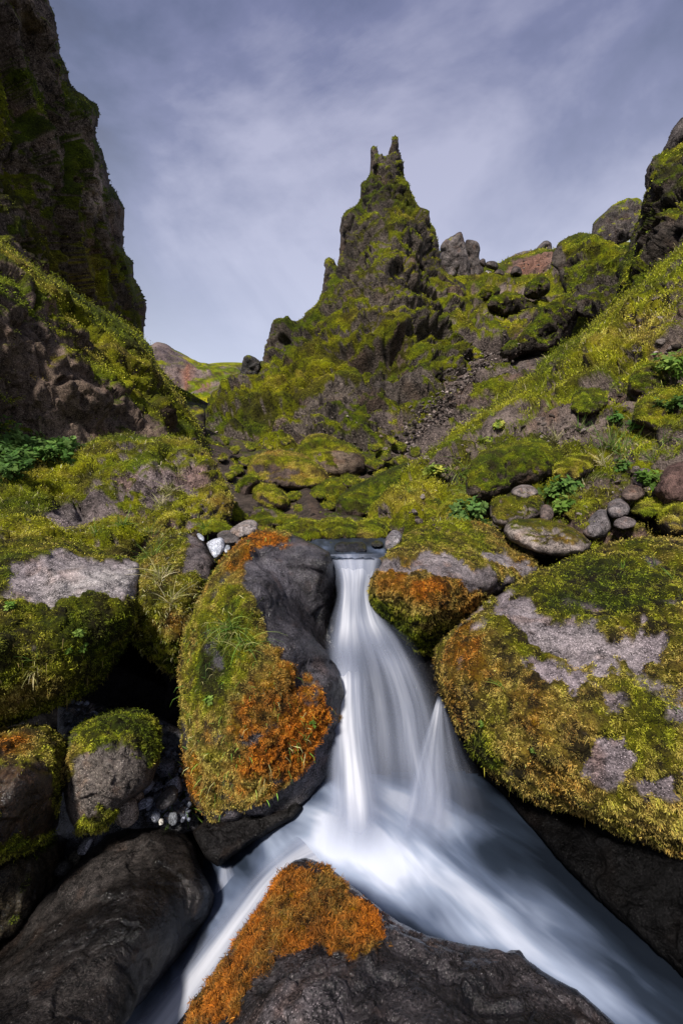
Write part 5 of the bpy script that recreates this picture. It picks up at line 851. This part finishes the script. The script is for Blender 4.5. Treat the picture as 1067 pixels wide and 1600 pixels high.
# bed of slate chips under the hollow
sp_ = []
for _ in range(430):
    t = rr.rand(); x = 232+rr.rand()*80; y = 1170+t*112; 
    if x > 296 and y > 1240: continue
    sp_.append((x, y, 3.0-.42*t+rr.rand()*.05, 3+rr.rand()*3.5))
for _ in range(170):
    t = rr.rand(); sp_.append((100+rr.rand()*55+10*t, 1118+rr.rand()*90-30*t, 2.95+rr.rand()*.05-.1*t, 3+rr.rand()*3))
heap('slate_chips', sp_, SL, 3, wet=.5)
relief('gravel_bed', [(90, 1100), (160, 1100), (260, 1120), (312, 1160), (318, 1300), (240, 1310), (170, 1310), (100, 1400), (70, 1300), (90, 1200)], [(120, 1110, 3.3), (290, 1150, 3.3), (250, 1220, 2.92), (290, 1280, 2.72), (120, 1240, 2.9), (190, 1300, 2.66), (90, 1380, 2.6)], R=10, T=.1, step=st_(3), sz=.5, disp=(('fbm', 3, .03),), rock=((.03, .03, .035), (.10, .105, .12)), wet=.5, mat=MAT_WET, kind='structure')
pebble(198, 1269, 2.50, 20, (.24, .20, .17), 21, 'pale tan rounded cobble below the slate chips', flat=.9, rough=.15)
pebble(213, 1243, 2.60, 13, (.22, .17, .13), 22, 'small warm brown cobble above the pale tan one', flat=.8, rough=.15)
pebble(228, 1256, 2.56, 14, (.17, .18, .22), 23, 'flat blue-grey slate piece right of the brown cobble')
pebble(230, 1228, 2.66, 15, (.21, .22, .27), 24, 'pale blue-grey angular slate piece above the others')
pebble(262, 1246, 2.60, 20, (.03, .028, .03), 25, 'squarish black wet stone in the middle of the slate chips', flat=.9, wet=.7)
pebble(274, 1226, 2.68, 13, (.18, .19, .23), 26, 'blue-grey slate piece behind the squarish black stone')
pebble(245, 1275, 2.56, 10, (.16, .17, .2), 27, 'small slate piece just above the smooth wet black boulder')
pebble(270, 1278, 2.58, 11, (.17, .18, .2), 28, 'slate piece by the green grass tuft near the wet boulder')
pebble(258, 1198, 2.80, 17, (.09, .095, .12), 29, 'dark upright slate piece at the back of the chips', flat=.9)
pebble(134, 1322, 2.45, 14, (.20, .20, .22), 30, 'lone grey slate piece in the crack left of the wet boulder', flat=.4)
pebble(99, 1197, 2.45, 9, (.14, .10, .09), 31, 'small brown stone between the rusty boulder and the egg-shaped one', flat=.5)
pebble(98, 1358, 2.45, 18, (.04, .038, .035), 32, 'dark angular stone in the crack above the wet boulder', wet=.5)
pebble(116, 1345, 2.5, 14, (.06, .055, .04), 33, 'olive-brown stone in the crack beside the angular dark one', wet=.5)
pebble(120, 1150, 2.95, 12, (.11, .12, .15), 34, 'bluish stone among chips behind the rusty boulder')
pebble(252, 1284, 2.52, 5, (.5, .48, .44), 35, 'tiny white pebble on the smooth wet black boulder')
# scree in the gully
sp_ = []
for _ in range(900):
    t = rr.rand(); x = 620+t*150+rr.normal()*15; y = 712-t*150+rr.normal()*12; sp_.append((x, y, 16.3+t*9.0, 1.6+rr.rand()**2*3.6))
gully = heap('scree', sp_, [(.13, .105, .095), (.09, .075, .07), (.18, .15, .14), (.06, .05, .045)], 9, wet=0, mat=MAT_FAR)
SURFN = {}
# ================================================================== snap loose things onto what lies under them
from mathutils.bvhtree import BVHTree
bpy.context.view_layer.update()
def caster(names=None, kinds=None):
    dg = bpy.context.evaluated_depsgraph_get(); T = []
    for o in list(bpy.data.objects):
        if o.type != 'MESH': continue
        b = o.name.split('.')[0]
        if b in ('moss', 'hill_grass', 'dry_grass', 'grass', 'hanging_roots', 'scree', 'slate_chips', 'waterfall', 'outflow', 'trickle', 'stone') and o.name not in (): 
            if b != 'stone' or o.parent: continue
        me = o.data; n = len(me.vertices); co = np.empty(n*3, np.float32); me.vertices.foreach_get('co', co); co = co.reshape(-1, 3)+np.array(o.matrix_world.translation)
        nl = len(me.loops); li = np.empty(nl, np.int32); me.loops.foreach_get('vertex_index', li)
        ls = np.empty(len(me.polygons), np.int32); me.polygons.foreach_get('loop_start', ls)
        T.append((co, li, ls))
    return T
# screen-space free: a proper world-space ray from above is not needed, the plants are rooted where the camera ray meets the rock
class Ray:
    def __init__(s):
        s.objs = [o for o in bpy.data.objects if o.type == 'MESH' and o.name.split('.')[0] not in ('moss', 'hill_grass', 'dry_grass', 'grass', 'hanging_roots', 'scree', 'slate_chips', 'waterfall', 'outflow', 'trickle')]
    def hit(s, px, py):
        d = Vector(W(px, py, 1.0)).normalized(); best = None
        for o in s.objs:
            m = o.matrix_world.translation
            ok, loc, nrm, _ = o.ray_cast(-m, d)
            if ok:
                wl = loc+m
                if best is None or wl.length < best[0]: best = (wl.length, wl, nrm, o)
        return best
RAY = Ray()
def tuft(px, py, n, ln, w, cols, label, group, seed, name='grass_tuft', cat='grass tuft', spread=.6, up=1.0, droop=-.9, out=.3, fallback=3):
    h = RAY.hit(px, py)
    if h is None: return
    _, P, nr, _o = h; P = np.array(P); nr = np.array(nr); r = np.random.RandomState(seed); S = h[0]; ln = ln/F*S; w = w/F*S
    V, q, t, C = [], [], [], []; k = 0
    for i in range(n):
        d = nr*out + np.array([0, 0, up]) + r.normal(size=3)*spread; d /= np.linalg.norm(d); L_ = ln*(.45+.75*r.rand()); sd = np.cross(d, r.normal(size=3)); sd /= np.linalg.norm(sd)
        p = P + r.normal(size=3)*ln*.10 - nr*.01*S/3; c = np.array(cols[r.randint(len(cols))])*math.exp(r.normal()*.2)
        for j in range(5):
            wj = w*(1-j/4.6)*.5; V += [p-sd*wj, p+sd*wj]; C += [c*(.8+.1*j)]*2
            if j < 4: q.append((k+2*j, k+2*j+1, k+2*j+3, k+2*j+2))
            d = d + np.array([0, 0, droop])*.22; d /= np.linalg.norm(d); p = p + d*L_/4
        k += 10
    o = make_mesh(name, np.array(V), np.array(q), None, dict(col=np.array(C)), False, MAT_LEAF, origin=P); tag(o, label, cat, group); return o
def leafy(px, py, n, hgt, leaf, cols, label, group, seed, name='leafy_plant', cat='plant', spread=.5, lobes=3, stemcol=(.12, .16, .04)):
    """stems with whorls of small pointed leaflets"""
    h = RAY.hit(px, py)
    if h is None: return
    _, P, nr, _o = h; P = np.array(P); nr = np.array(nr); r = np.random.RandomState(seed); S = h[0]; H = hgt/F*S; lf = leaf/F*S
    V, q, t, C = [], [], [], []; k = 0; SV, SQ, sk = [], [], 0
    def add_leaf(b, d, up_, L_, wd, c):
        nonlocal k
        s = np.cross(d, up_); s /= np.linalg.norm(s)+1e-9; m1 = b+d*L_*.38+up_*L_*.05; m2 = b+d*L_*.75; e = b+d*L_-up_*L_*.12
        V.extend([b, m1+s*wd*.5, m1-s*wd*.5, m2+s*wd*.36, m2-s*wd*.36, e, m1]); C.extend([c*.85, c, c, c*1.05, c*1.05, c*1.1, c*.9])
        t.extend([(k, k+1, k+6), (k, k+6, k+2)]); q.extend([(k+6, k+1, k+3, k+4)]); t.extend([(k+6, k+4, k+2), (k+3, k+5, k+4)]); k += 7
    for i in range(n):
        ax = nr*.4+np.array([0, 0, .9]) + r.normal(size=3)*spread; ax /= np.linalg.norm(ax); L_ = H*(.5+.6*r.rand()); base = P + r.normal(size=3)*np.array([1, 1, .2])*H*(.30 if n > 14 else .14)
        s = np.cross(ax, r.normal(size=3)); s /= np.linalg.norm(s); ww = lf*.05
        a = base-nr*.02; b = base+ax*L_; s2 = np.cross(ax, s); SV += [a-s*ww, a+s*ww, b+s*ww*.5, b-s*ww*.5, a-s2*ww, a+s2*ww, b+s2*ww*.5, b-s2*ww*.5]; SQ += [(sk, sk+1, sk+2, sk+3), (sk+4, sk+5, sk+6, sk+7)]; sk += 8
        c = np.array(cols[r.randint(len(cols))])*math.exp(r.normal()*.18)
        for fr in (.55, .78, 1.0):
            for m_ in range(lobes+1):
                an = r.rand()*6.28; dd = s*math.cos(an)+s2*math.sin(an)+ax*(.15+.5*r.rand()); dd /= np.linalg.norm(dd)
                add_leaf(base+ax*L_*fr, dd, ax, lf*(.7+.5*r.rand()), lf*.5, c*math.exp(r.normal()*.12))
    o = make_mesh(name, np.array(V), np.array(q), np.array(t), dict(col=np.array(C)), False, MAT_LEAF, origin=P); tag(o, label, cat, group)
    s_ = make_mesh('stem', np.array(SV), np.array(SQ), None, dict(col=np.tile(stemcol, (len(SV), 1))), False, MAT_LEAF, parent=o)
    return o
G1 = [(.05, .12, .02), (.08, .17, .03), (.12, .21, .04)]; G2 = [(.06, .13, .025), (.09, .18, .04), (.13, .22, .05)]; YG = [(.30, .36, .05), (.42, .42, .07), (.22, .32, .05)]
GR_ = [(.14, .26, .04), (.25, .34, .07), (.40, .38, .14), (.09, .18, .03)]; DRY = [(.48, .42, .2), (.35, .36, .12), (.56, .5, .32)]; FR = [(.08, .16, .02), (.13, .23, .03), (.19, .28, .05)]
# green herbs at the left edge
PL = [(6, 692, 'tall'), (22, 706, ''), (40, 712, ''), (58, 708, ''), (76, 712, ''), (94, 712, ''), (10, 722, ''), (34, 728, ''), (60, 724, ''), (4, 740, ''), (24, 744, ''), (84, 722, ''), (112, 708, ''), (6, 710, '')]
LB = ['tall dark green herb at the very left edge under the crag', 'bushy green herb second from the left edge', 'low green herb in front of the brown crag', 'broad blue-green herb in the middle of the left herb patch', 'green herb right of the broad blue-green one', 'green herb near the right end of the left patch', 'yellow-tinged herb at the left edge, mid patch', 'low green herb at the front of the left patch', 'small herb on the moss at the front of the left patch', 'dark herb at the left edge, lowest of the patch', 'green herb beside the lowest one at the left edge', 'small herb at the front right of the left patch', 'last small herb at the right end of the left patch', 'dense dark herb behind the yellow-tinged one']
for i, ((x, y, k), lb) in enumerate(zip(PL, LB)):
    leafy(x, y, 26, 34 if k else 20, 8, G2 if i % 3 == 0 else G1, lb, 'green herbs at the left edge', 300+i, spread=.6)
# right bank
leafy(735, 806, 34, 24, 10, G2, 'bright blue-green feathery clump on the boulder right of the fall', None, 330, spread=.9, name='fern', cat='fern')
leafy(716, 812, 22, 16, 9, G2, 'smaller feathery clump at the left of the bright blue-green one', None, 331, spread=.9, name='fern', cat='fern')
leafy(872, 778, 26, 26, 11, G1, 'broad-leaved green plant standing behind the flat slab', None, 332, spread=.7)
leafy(884, 800, 20, 20, 10, FR, 'lush green plant lower right of the broad-leaved one', None, 333, spread=.8)
leafy(896, 764, 16, 16, 7, G1, 'small plant above the moss cushion by the leaning boulder', None, 334)
leafy(684, 745, 22, 16, 9, YG, 'pale yellow-green flower head plant above the moss dome', None, 335, spread=.5)
leafy(758, 695, 16, 12, 6, YG, 'little yellow plant left of the overhanging moss mound', None, 336)
leafy(1008, 756, 18, 16, 9, FR, 'bright green plant in front of the purplish rock', None, 337, spread=.8)
leafy(1046, 590, 30, 30, 8, FR, 'tall fresh green herb hanging off the dark jutting boulder', None, 338, spread=.6)
leafy(1052, 640, 20, 16, 6, G1, 'green herb under the tall fresh one near the right edge', None, 339)
leafy(995, 668, 20, 12, 6, G1, 'low green herb on the slope by the moss-hung boulder', None, 340)
leafy(960, 660, 14, 12, 6, G1, 'small green herb left of the moss-hung boulder', None, 341)
leafy(780, 668, 16, 10, 6, YG, 'yellow-green herb high on the bare bank', None, 342)
leafy(970, 735, 14, 14, 6, G1, 'green herb on the bank left of the purplish rock', None, 343)
leafy(845, 752, 12, 14, 6, GR_, 'straggly plant under the golden moss mound', None, 344)
leafy(122, 995, 12, 9, 6, FR, 'small three-leaved plant on the big pale-patched boulder', None, 345, lobes=2)
leafy(132, 1012, 8, 7, 5, FR, 'tiny leaflet cluster right of the three-leaved plant', None, 346, lobes=2)
leafy(108, 1022, 7, 7, 5, FR, 'tiny leaflet cluster below the three-leaved plant', None, 347, lobes=2)
leafy(18, 952, 7, 9, 6, FR, 'small green sprig at the left edge on the pale-patched boulder', None, 348, lobes=2)
leafy(328, 1098, 7, 8, 6, FR, 'small clover-like sprig on the left side of the central boulder', None, 349, lobes=2)
leafy(487, 1134, 5, 6, 5, FR, 'single green sprig on the orange part of the central boulder', None, 350, lobes=2)
leafy(834, 1176, 4, 6, 4, FR, 'tiny green sprig on the golden face of the giant boulder', None, 351, lobes=2)
leafy(756, 1134, 4, 6, 4, FR, 'tiny green sprig near the left edge of the giant boulder', None, 352, lobes=2)
TF = [(972, 888, 12, 18, 1.6, FR, 'star-shaped green tuft on top of the giant boulder'), (1024, 884, 10, 20, 1.4, FR, 'thin green tuft right of the star-shaped one'), (1050, 905, 10, 30, 1.7, FR, 'long-bladed tuft at the right edge of the giant boulder'), (784, 1080, 12, 24, 1.5, FR, 'green tuft on the golden face of the giant boulder'), (1060, 1108, 7, 22, 1.5, FR, 'short green blades at the right edge below the grey streaks'), (802, 1188, 6, 18, 1.2, GR_, 'fine upright blades on the lower face of the giant boulder'),
      (282, 1262, 46, 46, 1.9, FR, 'bright green hanging grass at the foot of the central boulder'), (362, 985, 60, 54, 1.5, GR_, 'large grass tuft draped over the central boulder'), (385, 1010, 46, 64, 1.4, GR_, 'long trailing grass beside the large draped tuft'), (345, 1010, 30, 40, 1.4, YG, 'pale grass on the left shoulder of the central boulder'),
      (250, 905, 40, 40, 1.3, DRY, 'straw-coloured grass on the upright mossy boulder'), (268, 940, 30, 40, 1.2, DRY, 'second straw-coloured tuft lower on the upright mossy boulder'), (236, 870, 30, 34, 1.3, GR_, 'green grass on the top of the upright mossy boulder'),
      (52, 1052, 24, 34, 1.2, DRY, 'dry blades hanging on the mossy face of the pale-patched boulder'), (60, 1030, 16, 30, 1.2, GR_, 'green blades beside the dry ones on the pale-patched boulder'),
      (265, 770, 50, 26, 1.1, DRY, 'straw tuft in the middle of the left outcrop'), (252, 790, 40, 24, 1.1, DRY, 'straw tuft below the middle one on the left outcrop'), (280, 745, 30, 20, 1.0, DRY, 'small dry tuft near the top of the left outcrop'), (190, 822, 50, 26, 1.1, GR_, 'yellow-green tuft above the pale-patched boulder'), (235, 835, 44, 26, 1.1, GR_, 'green tuft left of the moss cushion'), (150, 835, 34, 22, 1.0, GR_, 'low tuft on the moss over the pale patch'), (322, 826, 40, 22, 1.1, FR, 'green spiky grass on the moss cushion'),
      (950, 700, 70, 42, 1.1, GR_, 'tall fine grass stand on the right bank'), (975, 715, 60, 44, 1.1, GR_, 'tall grass stand beside the purplish rock'), (940, 730, 40, 34, 1.0, DRY, 'straw grass below the tall fine grass stand'), (1020, 720, 40, 30, 1.1, GR_, 'grass tuft above the reddish-brown edge boulder'), (722, 742, 60, 54, 1.0, GR_, 'tall upright grass left of the overhanging moss mound'), (728, 770, 50, 40, 1.0, GR_, 'grass at the foot of the overhanging moss mound'), (868, 690, 40, 26, 1.0, DRY, 'dry grass on the bare bank above the golden mound'), (905, 670, 34, 24, 1.0, GR_, 'grass in the bare patch by the shadowy boulder'), (850, 770, 30, 24, 1.0, GR_, 'grass behind the rounded boulder'), (910, 760, 34, 28, 1.0, DRY, 'dry grass above the leaning grey boulder'), (770, 650, 30, 18, .9, YG, 'pale grass on the crest above the bare bank'), (860, 640, 30, 18, .9, YG, 'pale grass beside the shadowy boulder'), (1040, 690, 34, 30, 1.0, GR_, 'grass hanging under the moss-hung boulder'), (640, 770, 30, 18, .9, GR_, 'grass on the moss dome')]
for i, (x, y, n, ln, w_, cols, lb) in enumerate(TF):
    face = lb.find('hanging') >= 0 or lb.find('draped') >= 0 or lb.find('trailing') >= 0
    tuft(x, y, n, ln, w_, cols, lb, 'grass tufts on the rocks', 400+i, droop=-1.5 if face else -.8, up=.5 if face else 1.0, out=.7 if face else .3)

# loose rubble and half-buried stones on the banks
def rubble(regions, seed, cols):
    r = np.random.RandomState(seed); sp = []
    for x, y, rx, ry, n, a, b in regions:
        for _ in range(n):
            px = x+r.normal()*rx*.6; py = y+r.normal()*ry*.6
            if px < -10 or px > 1080: continue
            h = RAY.hit(px, py)
            if h is None or h[3].name.split('.')[0] not in ('hillside', 'upper_slope', 'valley_floor', 'outcrop', 'crag', 'rock_spire'): continue
            p = h[1]; d = p[1]*cp+p[2]*sp_c
            sp.append((px, py, d, a+(b-a)*r.rand()**3))
    return sp
sp_c = math.sin(PITCH)
heap('rubble', rubble([(880, 675, 60, 22, 90, 1.5, 7), (700, 725, 60, 16, 70, 1.5, 6), (770, 690, 50, 20, 50, 1.5, 6), (960, 625, 60, 16, 50, 1.5, 7), (980, 760, 60, 30, 50, 2, 9), (1030, 520, 40, 60, 40, 2, 8), (600, 700, 60, 20, 60, 1, 5), (420, 740, 80, 60, 90, 1.5, 7), (540, 790, 90, 40, 70, 1.5, 8), (330, 700, 20, 60, 30, 1.5, 5), (700, 800, 60, 30, 30, 2, 8), (800, 540, 60, 40, 60, 1, 4), (560, 660, 80, 20, 60, .8, 3), (835, 415, 40, 12, 40, .8, 2.5), (900, 790, 40, 20, 30, 2, 8)], 77,
     [(.11, .09, .08), (.07, .055, .048), (.17, .145, .135), (.04, .032, .028)]), [(.11, .09, .08), (.07, .055, .048), (.17, .145, .135), (.04, .032, .028)], 78, wet=0, mat=MAT_MID)
